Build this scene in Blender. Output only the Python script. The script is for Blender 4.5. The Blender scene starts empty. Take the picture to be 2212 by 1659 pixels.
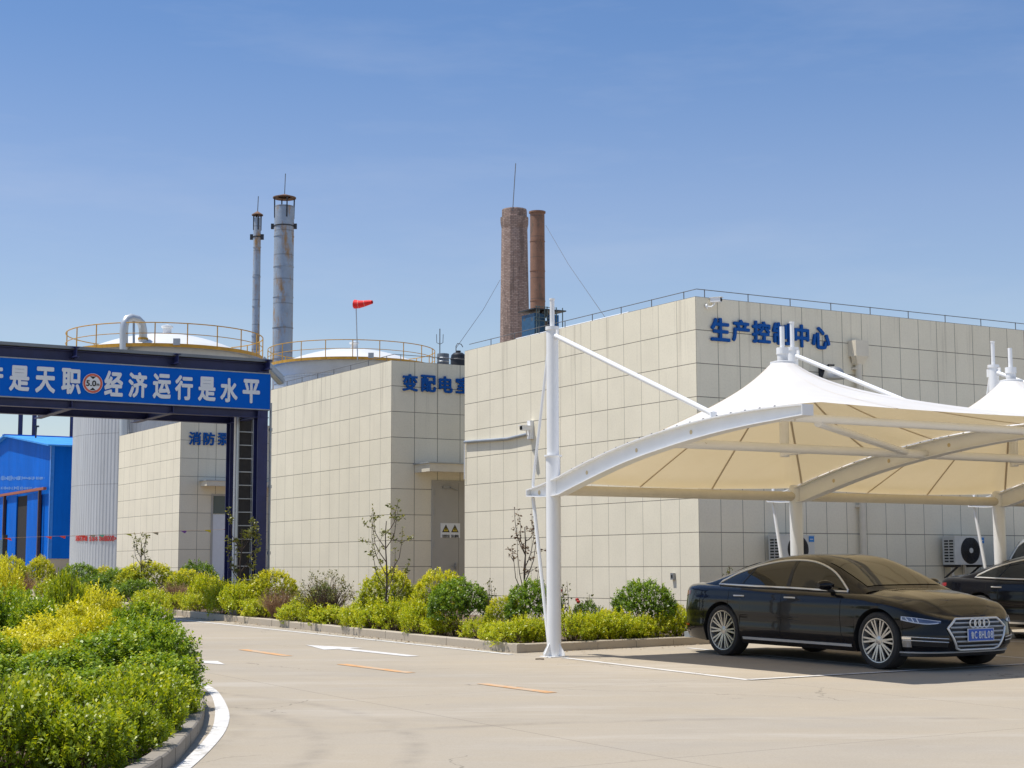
import bpy, bmesh, math, random
import numpy as np
from mathutils import Vector, Matrix, Euler
rnd = random.Random(7)
S = bpy.context.scene
COL = S.collection
R = math.radians

# ------------------------------------------------------------------ camera
CAM_H = 1.56
FPX, CX, CY = 3500.0, 1106.0, 829.5            # focal length and centre measured on a 2212 x 1659 print
PITCH = math.atan(397.5 / FPX)
ROLL = -0.0028
cam_d = bpy.data.cameras.new('camera')
cam_d.sensor_width = 36.0
cam_d.lens = 36.0 * FPX / 2212.0
cam_d.clip_start = 0.1
cam_d.clip_end = 3000
cam = bpy.data.objects.new('camera', cam_d)
COL.objects.link(cam)
M3 = (Matrix.Rotation(R(90) + PITCH, 3, 'X') @ Matrix.Rotation(ROLL, 3, 'Z'))
cam.matrix_world = Matrix.Translation((0, 0, CAM_H)) @ M3.to_4x4()
S.camera = cam

# ------------------------------------------------------------------ sky and sun
SUN_EL = 69.0
SUN_AZ = -90.0                                  # from +Y, clockwise
wd = bpy.data.worlds.new('World')
S.world = wd
wd.use_nodes = True
wt = wd.node_tree
wt.nodes.clear()
sky = wt.nodes.new('ShaderNodeTexSky')
sky.sky_type = 'NISHITA'
sky.sun_disc = False
sky.sun_elevation = R(SUN_EL)
sky.sun_rotation = R(SUN_AZ % 360)
sky.air_density = 1.25
sky.dust_density = 0.25
sky.ozone_density = 2.2
bg = wt.nodes.new('ShaderNodeBackground')
bg.inputs['Strength'].default_value = 0.15
wo = wt.nodes.new('ShaderNodeOutputWorld')
# clear dry air: the blue deepens quickly above the hazy band at the horizon
geo = wt.nodes.new('ShaderNodeTexCoord'); sep = wt.nodes.new('ShaderNodeSeparateXYZ')
wt.links.new(geo.outputs['Generated'], sep.inputs[0])
rmp = wt.nodes.new('ShaderNodeValToRGB')
els = rmp.color_ramp.elements
els[0].position, els[0].color = 0.0, (0.72, 0.72, 0.79, 1)
els[1].position, els[1].color = 0.75, (0.80, 0.84, 0.90, 1)
for p_, c_ in ((0.12, (0.72, 0.71, 0.79)), (0.22, (0.69, 0.675, 0.785)), (0.32, (0.49, 0.585, 0.755)), (0.42, (0.44, 0.56, 0.74))):
    e_ = els.new(p_); e_.color = (*c_, 1)
wt.links.new(sep.outputs[2], rmp.inputs[0])
mul = wt.nodes.new('ShaderNodeMix'); mul.data_type = 'RGBA'; mul.blend_type = 'MULTIPLY'; mul.inputs[0].default_value = 1.0
wt.links.new(sky.outputs[0], mul.inputs[6]); wt.links.new(rmp.outputs['Color'], mul.inputs[7])
# faint high haze wisps, low over the horizon
wmap = wt.nodes.new('ShaderNodeMapping'); wmap.inputs['Scale'].default_value = (2.2, 2.2, 11.0); wmap.inputs['Rotation'].default_value = (0.12, -0.2, 0.3)
wt.links.new(geo.outputs['Generated'], wmap.inputs['Vector'])
wno = wt.nodes.new('ShaderNodeTexNoise'); wno.inputs['Scale'].default_value = 1.6; wno.inputs['Detail'].default_value = 6.0; wno.inputs['Roughness'].default_value = 0.6
wt.links.new(wmap.outputs[0], wno.inputs['Vector'])
wrp = wt.nodes.new('ShaderNodeValToRGB'); wrp.color_ramp.elements[0].position = 0.48; wrp.color_ramp.elements[0].color = (0, 0, 0, 1); wrp.color_ramp.elements[1].position = 0.85; wrp.color_ramp.elements[1].color = (0.22, 0.22, 0.22, 1)
wt.links.new(wno.outputs['Fac'], wrp.inputs[0])
wmx = wt.nodes.new('ShaderNodeMix'); wmx.data_type = 'RGBA'
wt.links.new(wrp.outputs['Color'], wmx.inputs[0]); wt.links.new(mul.outputs[2], wmx.inputs[6]); wmx.inputs[7].default_value = (4.2, 4.5, 5.2, 1)
wt.links.new(wmx.outputs[2], bg.inputs['Color'])
wt.links.new(bg.outputs[0], wo.inputs['Surface'])
sd = bpy.data.lights.new('sun', 'SUN')
sd.energy = 5.0
sd.angle = R(0.53)
sd.color = (1.0, 0.955, 0.885)
sun = bpy.data.objects.new('sun', sd)
COL.objects.link(sun)
sdir = Vector((math.sin(R(SUN_AZ)) * math.cos(R(SUN_EL)), math.cos(R(SUN_AZ)) * math.cos(R(SUN_EL)), math.sin(R(SUN_EL))))
sun.rotation_euler = sdir.to_track_quat('Z', 'Y').to_euler()
sun.location = sdir * 60
S.view_settings.view_transform = 'Standard'
S.view_settings.look = 'None'
S.view_settings.exposure = 0.06
S.view_settings.gamma = 1.0
S.render.engine = 'CYCLES'
S.cycles.max_bounces = 6
S.cycles.transparent_max_bounces = 6

# ------------------------------------------------------------------ survey helpers
def ray(px, py):
    v = M3 @ Vector(((px - CX) / FPX, -(py - CY) / FPX, -1.0))
    return v / v.y
def gz(y):
    return 0.013 * min(max(y, -20.0), 70.0)
def G(px, py, dz=0.0):
    r = ray(px, py)
    d = (CAM_H - dz) / (0.013 - r.z)
    if d < 0 or d > 70: d = (0.91 + dz - CAM_H) / r.z
    return Vector((r.x * d, d, CAM_H + r.z * d))
def AT(px, py, d):
    r = ray(px, py)
    return Vector((r.x * d, d, CAM_H + r.z * d))
def HIT(p0, dr, px, py):
    """where a sight line crosses the vertical plane through p0 along dr: distance along dr, height"""
    r = ray(px, py)
    # s*rx = p0x + t*dx ; s = p0y + t*dy
    t = (p0[0] - p0[1] * r.x) / (dr[1] * r.x - dr[0])
    s = p0[1] + t * dr[1]
    return t, CAM_H + r.z * s
TH = R(30.8)
V = Vector((math.cos(TH), math.sin(TH), 0))
U = Vector((-math.sin(TH), math.cos(TH), 0))

# ------------------------------------------------------------------ object helpers
def tag(o, label=None, cat=None, group=None, kind=None):
    if label: o['label'] = label
    if cat: o['category'] = cat
    if group: o['group'] = group
    if kind: o['kind'] = kind
    return o
def thing(name, loc, rz=0.0, label=None, cat=None, group=None):
    o = bpy.data.objects.new(name, None)
    o.empty_display_size = 0.2
    COL.objects.link(o)
    o.location = loc
    o.rotation_euler = (0, 0, rz)
    return tag(o, label, cat, group)
def link(name, me, parent=None):
    o = bpy.data.objects.new(name, me)
    COL.objects.link(o)
    if parent: o.parent = parent
    return o
def copy_tree(o, parent=None):
    c = o.copy()
    COL.objects.link(c)
    c.parent = parent
    for ch in o.children:
        copy_tree(ch, c)
    return c

class MB:
    def __init__(s):
        s.v, s.f, s.m = [], [], []
    def add(s, vs, fs, m=0):
        b = len(s.v)
        s.v += [tuple(p) for p in vs]
        for f in fs:
            s.f.append(tuple(b + i for i in f)); s.m.append(m)
        return s
    def box(s, lo, hi, m=0):
        x0, y0, z0 = lo; x1, y1, z1 = hi
        vs = [(x0,y0,z0),(x1,y0,z0),(x1,y1,z0),(x0,y1,z0),(x0,y0,z1),(x1,y0,z1),(x1,y1,z1),(x0,y1,z1)]
        return s.add(vs, [(0,3,2,1),(4,5,6,7),(0,1,5,4),(1,2,6,5),(2,3,7,6),(3,0,4,7)], m)
    def bar(s, a, b, w, h, up=(0,0,1), m=0):
        a, b = Vector(a), Vector(b)
        d = (b - a).normalized()
        x = d.cross(Vector(up))
        if x.length < 1e-5: x = d.cross(Vector((1,0,0)))
        x.normalize(); y = x.cross(d)
        vs = []
        for p in (a, b):
            for i, j in ((-1,-1),(1,-1),(1,1),(-1,1)):
                vs.append(p + x*(i*w/2) + y*(j*h/2))
        return s.add(vs, [(0,3,2,1),(4,5,6,7),(0,1,5,4),(1,2,6,5),(2,3,7,6),(3,0,4,7)], m)
    def tube(s, pts, r, n=8, m=0, closed=False, caps=True):
        pts = [Vector(p) for p in pts]
        rs = r if isinstance(r, (list, tuple)) else [r]*len(pts)
        N = len(pts)
        tang = []
        for i in range(N):
            a = pts[i-1] if (i > 0 or closed) else pts[i]
            b = pts[(i+1) % N] if (i < N-1 or closed) else pts[i]
            t = (b - a)
            tang.append(t.normalized() if t.length > 1e-9 else Vector((0,0,1)))
        ref = Vector((0,0,1)) if abs(tang[0].z) < 0.9 else Vector((1,0,0))
        x = tang[0].cross(ref).normalized()
        vs = []
        for i in range(N):
            t = tang[i]
            x = (x - t * x.dot(t))
            if x.length < 1e-6: x = t.orthogonal()
            x.normalize()
            y = t.cross(x)
            for k in range(n):
                a = 2*math.pi*k/n
                vs.append(pts[i] + (x*math.cos(a) + y*math.sin(a))*rs[i])
        fs = []
        for i in range(N if closed else N-1):
            j = (i+1) % N
            for k in range(n):
                l = (k+1) % n
                fs.append((i*n+k, i*n+l, j*n+l, j*n+k))
        if caps and not closed:
            fs.append(tuple(range(n-1, -1, -1)))
            fs.append(tuple((N-1)*n + k for k in range(n)))
        return s.add(vs, fs, m)
    def lathe(s, prof, n=32, c=(0,0,0), axis='z', m=0, a0=0.0, a1=2*math.pi):
        full = abs(a1 - a0 - 2*math.pi) < 1e-6
        cnt = n if full else n+1
        vs = []
        for r, h in prof:
            for k in range(cnt):
                a = a0 + (a1-a0)*k/n
                p = (r*math.cos(a), r*math.sin(a), h)
                if axis == 'y': p = (p[0], p[2], p[1])
                if axis == 'x': p = (p[2], p[0], p[1])
                vs.append((p[0]+c[0], p[1]+c[1], p[2]+c[2]))
        fs = []
        for i in range(len(prof)-1):
            for k in range(n):
                l = (k+1) % cnt
                fs.append((i*cnt+k, i*cnt+l, (i+1)*cnt+l, (i+1)*cnt+k))
        return s.add(vs, fs, m)
    def prism(s, poly, d, m=0):
        """poly: list of 3d points, d: extrusion vector"""
        n = len(poly); d = Vector(d)
        vs = [Vector(p) for p in poly] + [Vector(p)+d for p in poly]
        fs = [tuple(range(n-1,-1,-1)), tuple(range(n, 2*n))]
        for i in range(n):
            j = (i+1) % n
            fs.append((i, j, n+j, n+i))
        return s.add(vs, fs, m)
    def grid(s, rows, m=0, flip=False):
        nr, nc = len(rows), len(rows[0])
        vs = [p for r in rows for p in r]
        fs = []
        for i in range(nr-1):
            for j in range(nc-1):
                q = (i*nc+j, i*nc+j+1, (i+1)*nc+j+1, (i+1)*nc+j)
                fs.append(q[::-1] if flip else q)
        return s.add(vs, fs, m)
    def mesh(s, name, mats, smooth=None, fix=False):
        me = bpy.data.meshes.new(name)
        me.from_pydata(s.v, [], s.f)
        mats = mats if isinstance(mats, (list, tuple)) else [mats]
        for x in mats: me.materials.append(x)
        if len(mats) > 1: me.polygons.foreach_set('material_index', s.m)
        if fix:
            bm = bmesh.new(); bm.from_mesh(me)
            bmesh.ops.remove_doubles(bm, verts=bm.verts, dist=1e-5)
            bmesh.ops.recalc_face_normals(bm, faces=bm.faces)
            bm.to_mesh(me); bm.free()
        if smooth is not None:
            me.polygons.foreach_set('use_smooth', [True]*len(me.polygons))
            me.set_sharp_from_angle(angle=R(smooth))
        me.update()
        return me
    def build(s, name, mats, parent=None, smooth=None, fix=True):
        return link(name, s.mesh(name, mats, smooth, fix), parent)

def text_mesh(txt, size, extrude=0.0, bold=0.0, spacing=1.0):
    cu = bpy.data.curves.new('txt', 'FONT')
    cu.body = txt; cu.size = size; cu.extrude = extrude
    cu.align_x = 'CENTER'; cu.align_y = 'CENTER'; cu.space_character = spacing
    cu.resolution_u = 3
    ob = bpy.data.objects.new('txt', cu)
    COL.objects.link(ob)
    bpy.context.view_layer.update()
    dg = bpy.context.evaluated_depsgraph_get()
    me = bpy.data.meshes.new_from_object(ob.evaluated_get(dg))
    bpy.data.objects.remove(ob); bpy.data.curves.remove(cu)
    if bold > 0:                                 # a heavier stroke: overlapped copies, each a hair prouder than the last
        bm = bmesh.new()
        for k, (dx, dy) in enumerate(((0, 0), (1, 0), (-1, 0), (0, 1), (0, -1), (.7, .7), (-.7, .7), (.7, -.7), (-.7, -.7))):
            n0 = len(bm.verts); bm.from_mesh(me); bm.verts.ensure_lookup_table()
            for v in bm.verts[n0:]: v.co += Vector((dx*bold, dy*bold, 0.0006*k))
        bm.to_mesh(me); bm.free()
    n = len(me.vertices)
    if n:                                        # centre on its own box
        co = np.empty(n*3, 'f'); me.vertices.foreach_get('co', co); co = co.reshape(-1, 3)
        c = (co.min(0) + co.max(0))/2; co[:, 0] -= c[0]; co[:, 1] -= c[1]
        me.vertices.foreach_set('co', co.ravel())
    return me
def fit_text(me, w, h):
    n = len(me.vertices)
    if not n: return me
    co = np.empty(n*3, 'f'); me.vertices.foreach_get('co', co); co = co.reshape(-1, 3)
    e = co.max(0) - co.min(0)
    co[:, 0] *= w/e[0]; co[:, 1] *= h/e[1]
    me.vertices.foreach_set('co', co.ravel()); me.update()
    return me

# ------------------------------------------------------------------ materials
def mat(name):
    m = bpy.data.materials.new(name); m.use_nodes = True
    nt = m.node_tree
    return m, nt, nt.nodes['Principled BSDF']
class NT:
    def __init__(s, nt): s.nt = nt
    def n(s, t, **kw):
        x = s.nt.nodes.new(t)
        for k, v in kw.items(): setattr(x, k, v)
        return x
    def l(s, a, b): s.nt.links.new(a, b)
    def val(s, x, sock):
        if isinstance(x, (int, float)): sock.default_value = x
        else: s.l(x, sock)
    def math(s, op, a, b=0.0, c=0.0):
        x = s.n('ShaderNodeMath', operation=op)
        s.val(a, x.inputs[0]); s.val(b, x.inputs[1]); s.val(c, x.inputs[2])
        return x.outputs[0]
    def noise(s, vec, scale, detail=4.0, rough=0.55):
        x = s.n('ShaderNodeTexNoise')
        if vec is not None: s.l(vec, x.inputs['Vector'])
        x.inputs['Scale'].default_value = scale
        x.inputs['Detail'].default_value = detail
        x.inputs['Roughness'].default_value = rough
        return x.outputs['Fac']
    def ramp(s, fac, stops):
        x = s.n('ShaderNodeValToRGB')
        el = x.color_ramp.elements
        el[0].position, el[0].color = stops[0][0], (*stops[0][1], 1)
        el[1].position, el[1].color = stops[-1][0], (*stops[-1][1], 1)
        for p, c in stops[1:-1]:
            e = el.new(p); e.color = (*c, 1)
        s.l(fac, x.inputs[0])
        return x.outputs['Color']
    def mix(s, fac, a, b, blend='MIX'):
        x = s.n('ShaderNodeMix', data_type='RGBA', blend_type=blend)
        s.val(fac, x.inputs[0])
        for sock, c in ((x.inputs[6], a), (x.inputs[7], b)):
            if isinstance(c, tuple): sock.default_value = (*c, 1)
            else: s.l(c, sock)
        return x.outputs[2]
    def coord(s, which='Object'):
        return s.n('ShaderNodeTexCoord').outputs[which]
    def map(s, vec, scale=(1,1,1), loc=(0,0,0), rot=(0,0,0)):
        x = s.n('ShaderNodeMapping')
        s.l(vec, x.inputs['Vector'])
        x.inputs['Scale'].default_value = scale; x.inputs['Location'].default_value = loc
        x.inputs['Rotation'].default_value = rot
        return x.outputs[0]
    def bump(s, h, strength, dist, bsdf):
        x = s.n('ShaderNodeBump')
        x.inputs['Strength'].default_value = strength; x.inputs['Distance'].default_value = dist
        s.l(h, x.inputs['Height']); s.l(x.outputs[0], bsdf.inputs['Normal'])

def plain(name, col, rough=0.5, metal=0.0, var=0.12, scale=6.0, spec=0.5, coat=0.0, dirt=None):
    m, nt, b = mat(name); N = NT(nt)
    b.inputs['Roughness'].default_value = rough; b.inputs['Metallic'].default_value = metal
    b.inputs['Specular IOR Level'].default_value = spec; b.inputs['Coat Weight'].default_value = coat
    f = N.noise(N.coord(), scale, 5.0, 0.6)
    c0 = tuple(max(0.0, c*(1-var)) for c in col); c1 = tuple(min(1.0, c*(1+var)) for c in col)
    c = N.ramp(f, [(0.3, c0), (0.7, c1)])
    if dirt:
        g = N.noise(N.coord(), scale*0.35, 6.0, 0.7)
        c = N.mix(N.math('MULTIPLY', N.math('GREATER_THAN', g, dirt[1]), 0.75), c, dirt[0])
    N.l(c, b.inputs['Base Color'])
    return m

def panel_mat(name, ztop, wr, wl, hp=0.6, col=(0.80, 0.735, 0.58)):
    m, nt, b = mat(name); N = NT(nt)
    b.inputs['Roughness'].default_value = 0.75
    b.inputs['Specular IOR Level'].default_value = 0.3
    oc = N.coord()
    sx = N.n('ShaderNodeSeparateXYZ'); N.l(oc, sx.inputs[0])
    g = N.n('ShaderNodeNewGeometry')
    vt = N.n('ShaderNodeVectorTransform', vector_type='NORMAL', convert_from='WORLD', convert_to='OBJECT')
    N.l(g.outputs['True Normal'], vt.inputs[0])
    sn = N.n('ShaderNodeSeparateXYZ'); N.l(vt.outputs[0], sn.inputs[0])
    side = N.math('GREATER_THAN', N.math('ABSOLUTE', sn.outputs[0]), 0.5)     # 1 on the faces across x
    a = N.math('ADD', N.math('MULTIPLY', N.math('DIVIDE', sx.outputs[1], wl), side),
               N.math('MULTIPLY', N.math('DIVIDE', sx.outputs[0], wr), N.math('SUBTRACT', 1.0, side)))
    z = N.math('DIVIDE', N.math('SUBTRACT', ztop, sx.outputs[2]), hp)
    def joint(t, half):
        fr = N.math('FRACT', N.math('ADD', t, 100.0))
        dd = N.math('MINIMUM', fr, N.math('SUBTRACT', 1.0, fr))
        return N.math('LESS_THAN', dd, half)
    jh = joint(z, 0.0115)
    jv = joint(a, 0.0125)
    ca = N.math('FLOOR', N.math('ADD', a, 100.0)); cz = N.math('FLOOR', N.math('ADD', z, 100.0))
    cb = N.n('ShaderNodeCombineXYZ'); N.l(ca, cb.inputs[0]); N.l(cz, cb.inputs[1]); N.l(side, cb.inputs[2])
    wn = N.n('ShaderNodeTexWhiteNoise'); N.l(cb.outputs[0], wn.inputs[0])
    f1 = N.noise(oc, 1.1, 5.0, 0.6)
    f2 = N.noise(oc, 26.0, 4.0, 0.75)
    c = N.ramp(f1, [(0.3, tuple(x*0.95 for x in col)), (0.7, tuple(min(1, x*1.05) for x in col))])
    c = N.mix(N.math('MULTIPLY', wn.outputs['Value'], 0.20), c, (col[0]*0.82, col[1]*0.83, col[2]*0.80))
    sp = N.ramp(f2, [(0.32, (0.72, 0.70, 0.66)), (0.55, (1, 1, 1)), (0.75, (1.0, 1.0, 1.0))])
    c = N.mix(0.25, c, N.mix(1.0, c, sp, 'MULTIPLY'))
    # rain streaks below the parapet, thin and few
    st = N.noise(N.map(oc, (7.0, 7.0, 0.25)), 1.0, 3.0, 0.6)
    sf = N.math('MULTIPLY', N.math('MULTIPLY', N.math('MAXIMUM', N.math('SUBTRACT', st, 0.56), 0.0), 5.0), N.math('MAXIMUM', N.math('SUBTRACT', 1.0, N.math('DIVIDE', z, 3.6)), 0.0))
    c = N.mix(N.math('MULTIPLY', sf, 0.55), c, (0.34, 0.29, 0.22))
    mud = N.noise(N.map(oc, (1.6, 1.6, 1.0)), 1.3, 6.0, 0.7)
    c = N.mix(N.math('MULTIPLY', N.math('GREATER_THAN', N.math('ADD', mud, N.math('MULTIPLY', z, -0.045)), 0.16), 0.0), c, (0.3, 0.25, 0.18))
    jm = N.math('MAXIMUM', jh, N.math('MULTIPLY', jv, N.math('SUBTRACT', 0.92, N.math('MULTIPLY', side, 0.30))))
    c = N.mix(N.math('MULTIPLY', jm, 0.86), c, (0.115, 0.098, 0.075))
    N.l(c, b.inputs['Base Color'])
    N.bump(N.math('SUBTRACT', N.math('MULTIPLY', f2, 0.15), jm), 0.35, 0.006, b)
    return m

def concrete(name, base, scale=1.0):
    m, nt, b = mat(name); N = NT(nt)
    b.inputs['Roughness'].default_value = 0.9
    b.inputs['Specular IOR Level'].default_value = 0.2
    oc = N.coord()
    f1 = N.noise(oc, 0.28*scale, 6.0, 0.62)
    f2 = N.noise(N.map(oc, (1.0, 1.0, 1.0), rot=(0, 0, 0.5)), 1.7*scale, 6.0, 0.7)
    f3 = N.noise(oc, 60.0*scale, 3.0, 0.8)
    c = N.ramp(f1, [(0.30, tuple(x*0.90 for x in base)), (0.5, base), (0.72, (base[0]*1.07, base[1]*1.05, base[2]*1.01))])
    c = N.mix(N.math('MULTIPLY', N.math('SUBTRACT', 1.0, f2), 0.45), c, (base[0]*0.80, base[1]*0.77, base[2]*0.72))
    tan = N.noise(N.map(oc, (0.5, 1.4, 1.0), rot=(0, 0, -0.55), loc=(3, 7, 0)), 0.5, 5.0, 0.65)
    c = N.mix(N.math('MULTIPLY', N.math('SUBTRACT', tan, 0.35), 0.9), c, (base[0]*1.08, base[1]*0.98, base[2]*0.78))
    sp = N.ramp(f3, [(0.3, (0.80, 0.79, 0.77)), (0.6, (1, 1, 1)), (0.8, (1, 1, 1))])
    c = N.mix(0.6, c, N.mix(1.0, c, sp, 'MULTIPLY'))
    # oil drips and scuffs
    dk = N.noise(oc, 3.4*scale, 4.0, 0.6)
    c = N.mix(N.math('MULTIPLY', N.math('GREATER_THAN', dk, 0.71), 0.22), c, (0.13, 0.115, 0.10))
    N.l(c, b.inputs['Base Color'])
    N.bump(f3, 0.25, 0.004, b)
    return m, N, b, c

def leaf_mat(name, stops, trans=0.35, rough=0.42):
    m, nt, b = mat(name); N = NT(nt)
    at = N.n('ShaderNodeAttribute'); at.attribute_name = 'tint'
    c = N.ramp(at.outputs['Fac'], [(p, tuple(min(0.8, 1.14*x) for x in q)) for p, q in stops])
    b.inputs['Roughness'].default_value = rough
    b.inputs['Specular IOR Level'].default_value = 0.45
    N.l(c, b.inputs['Base Color'])
    tr = N.n('ShaderNodeBsdfTranslucent')
    tc = N.mix(1.0, c, (1.25, 1.2, 0.55), 'MULTIPLY')
    N.l(tc, tr.inputs['Color'])
    mx = N.n('ShaderNodeMixShader'); mx.inputs[0].default_value = trans
    N.l(b.outputs[0], mx.inputs[1]); N.l(tr.outputs[0], mx.inputs[2])
    N.l(mx.outputs[0], nt.nodes['Material Output'].inputs['Surface'])
    return m
# ------------------------------------------------------------------ shared materials
M_white = plain('white_paint', (0.80, 0.80, 0.79), 0.35, var=0.03, scale=3, dirt=((0.55, 0.52, 0.46), 0.66))
M_cream = plain('cream_paint', (0.66, 0.60, 0.48), 0.6, var=0.05)
M_greydoor = plain('grey_door_paint', (0.40, 0.385, 0.35), 0.5, var=0.05, scale=2)
M_steel = plain('dull_steel', (0.33, 0.335, 0.34), 0.45, 0.6, var=0.12)
M_dark = plain('dark_metal', (0.03, 0.03, 0.033), 0.5, var=0.2)
M_black = plain('black_plastic', (0.012, 0.012, 0.013), 0.45, var=0.2)
M_blueletter = plain('blue_letter_acrylic', (0.006, 0.085, 0.33), 0.5, var=0.08, spec=0.15)
M_navy = plain('navy_steel', (0.018, 0.024, 0.10), 0.45, var=0.2, scale=3)
M_signblue = plain('sign_blue', (0.001, 0.115, 0.55), 0.6, var=0.06, scale=1.5, spec=0.1)
M_signwhite = plain('sign_white', (0.72, 0.74, 0.76), 0.4, var=0.03)
M_yellow = plain('yellow_rail_paint', (0.55, 0.29, 0.025), 0.5, var=0.2, scale=4)
M_red = plain('red_paint', (0.55, 0.03, 0.02), 0.5, var=0.1)
M_roofgrey = plain('roof_membrane', (0.20, 0.20, 0.20), 0.8, var=0.15)
M_markwhite = plain('road_paint_white', (0.60, 0.58, 0.545), 0.8, var=0.14, scale=9, dirt=((0.42, 0.39, 0.34), 0.60))
M_markorange = plain('road_paint_orange', (0.58, 0.32, 0.14), 0.85, var=0.18, scale=7, dirt=((0.47, 0.37, 0.26), 0.52))
M_galv = plain('galvanised_steel', (0.42, 0.45, 0.48), 0.42, 0.55, var=0.14, scale=2.5)
M_wire = plain('bare_wire', (0.16, 0.16, 0.16), 0.5, 0.4, var=0.1)
M_soil = plain('bed_soil', (0.13, 0.088, 0.058), 0.95, var=0.45, scale=14)
M_chrome, _nt, _b = mat('chrome'); _b.inputs['Base Color'].default_value = (0.78, 0.78, 0.77, 1); _b.inputs['Metallic'].default_value = 1; _b.inputs['Roughness'].default_value = 0.16
M_concrete, _N, _b, _c = concrete('concrete_pavement', (0.398, 0.350, 0.282))
# worn turning tracks: broad rubber smears along two bends, plus saw-cut slab joints
_oc = _N.coord(); _sx = _N.n('ShaderNodeSeparateXYZ'); _N.l(_oc, _sx.inputs[0])
def _arc(cx, cy, r, w):
    dx = _N.math('SUBTRACT', _sx.outputs[0], cx); dy = _N.math('SUBTRACT', _sx.outputs[1], cy)
    dd = _N.math('SQRT', _N.math('ADD', _N.math('MULTIPLY', dx, dx), _N.math('MULTIPLY', dy, dy)))
    e = _N.math('ABSOLUTE', _N.math('SUBTRACT', dd, r))
    x = _N.math('SUBTRACT', 1.0, _N.math('DIVIDE', e, w))
    return _N.math('MAXIMUM', x, 0.0)
_tr = _N.math('MAXIMUM', _N.math('MAXIMUM', _arc(-7.5, 12.5, 6.0, 0.16), _arc(-7.5, 12.5, 6.75, 0.14)), _N.math('MAXIMUM', _arc(-7.2, 13.5, 4.9, 0.16), _arc(3.0, 5.5, 9.5, 0.14)))
_tn = _N.noise(_N.map(_oc, (1, 1, 1)), 2.2, 4.0, 0.7)
_tf = _N.math('MULTIPLY', _N.math('MULTIPLY', _tr, _N.math('MAXIMUM', _N.math('SUBTRACT', _tn, 0.36), 0.0)), 1.35)
_c2 = _N.mix(_tf, _c, (0.17, 0.15, 0.125))
_rot = _N.map(_oc, (1, 1, 1), rot=(0, 0, -TH))
_sr = _N.n('ShaderNodeSeparateXYZ'); _N.l(_rot, _sr.inputs[0])
def _jt(s, pitch, off, half):
    fr = _N.math('FRACT', _N.math('ADD', _N.math('DIVIDE', s, pitch), off + 50))
    return _N.math('LESS_THAN', _N.math('MULTIPLY', _N.math('MINIMUM', fr, _N.math('SUBTRACT', 1.0, fr)), pitch), half)
# hairline cracks, only where a broad mask allows them
_vo = _N.n('ShaderNodeTexVoronoi', feature='DISTANCE_TO_EDGE'); _vo.inputs['Scale'].default_value = 0.22
_wp = _N.n('ShaderNodeVectorMath', operation='ADD'); _N.l(_oc, _wp.inputs[0])
_wn = _N.n('ShaderNodeTexNoise'); _N.l(_oc, _wn.inputs['Vector']); _wn.inputs['Scale'].default_value = 1.3; _wn.inputs['Detail'].default_value = 5.0
_N.l(_wn.outputs['Color'], _wp.inputs[1]); _N.l(_wp.outputs[0], _vo.inputs['Vector'])
_ck = _N.math('MULTIPLY', _N.math('LESS_THAN', _vo.outputs['Distance'], 0.0022), _N.math('GREATER_THAN', _N.noise(_oc, 0.16, 2.0, 0.5), 0.50))
# pale broom-swept dust and darker damp-looking patches
_p1 = _N.noise(_N.map(_oc, (0.35, 1.5, 1.0), rot=(0, 0, 0.35)), 0.8, 6.0, 0.7)
_c2 = _N.mix(_N.math('MULTIPLY', _N.math('MAXIMUM', _N.math('SUBTRACT', _p1, 0.52), 0.0), 2.6), _c2, (0.46, 0.415, 0.355))
_p2 = _N.noise(_N.map(_oc, (0.5, 1.3, 1.0), rot=(0, 0, -0.2), loc=(9, 4, 0)), 0.55, 6.0, 0.7)
_c2 = _N.mix(_N.math('MULTIPLY', _N.math('MAXIMUM', _N.math('SUBTRACT', _p2, 0.54), 0.0), 2.4), _c2, (0.31, 0.275, 0.225))
_c2 = _N.mix(_N.math('MULTIPLY', _ck, 0.5), _c2, (0.13, 0.115, 0.09))
_jj = _N.math('MAXIMUM', _jt(_sr.outputs[0], 5.0, 0.55, 0.006), _jt(_sr.outputs[1], 5.5, 0.2, 0.006))
_c3 = _N.mix(_N.math('MULTIPLY', _jj, 0.55), _c2, (0.12, 0.105, 0.085))
_N.l(_c3, _b.inputs['Base Color'])
M_kerbdark, *_ = concrete('shaded_kerb_concrete', (0.30, 0.272, 0.235), 2.2)  # island kerb: face shade and leaf shadow put into a darker kerb colour
M_kerb, *_ = concrete('kerb_concrete', (0.48, 0.425, 0.345), 2.2)

# ------------------------------------------------------------------ ground, kerbs, road markings
g = MB()
xs = [-900, -120, -60, -30, -15, 0, 15, 30, 60, 120, 900]
ys = [-300, -20, -5, 10, 20, 30, 40, 50, 60, 70, 160, 900]
g.grid([[(x, y, gz(y)) for x in xs] for y in ys])
tag(g.build('ground', M_concrete, smooth=40), kind='structure')

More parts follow.
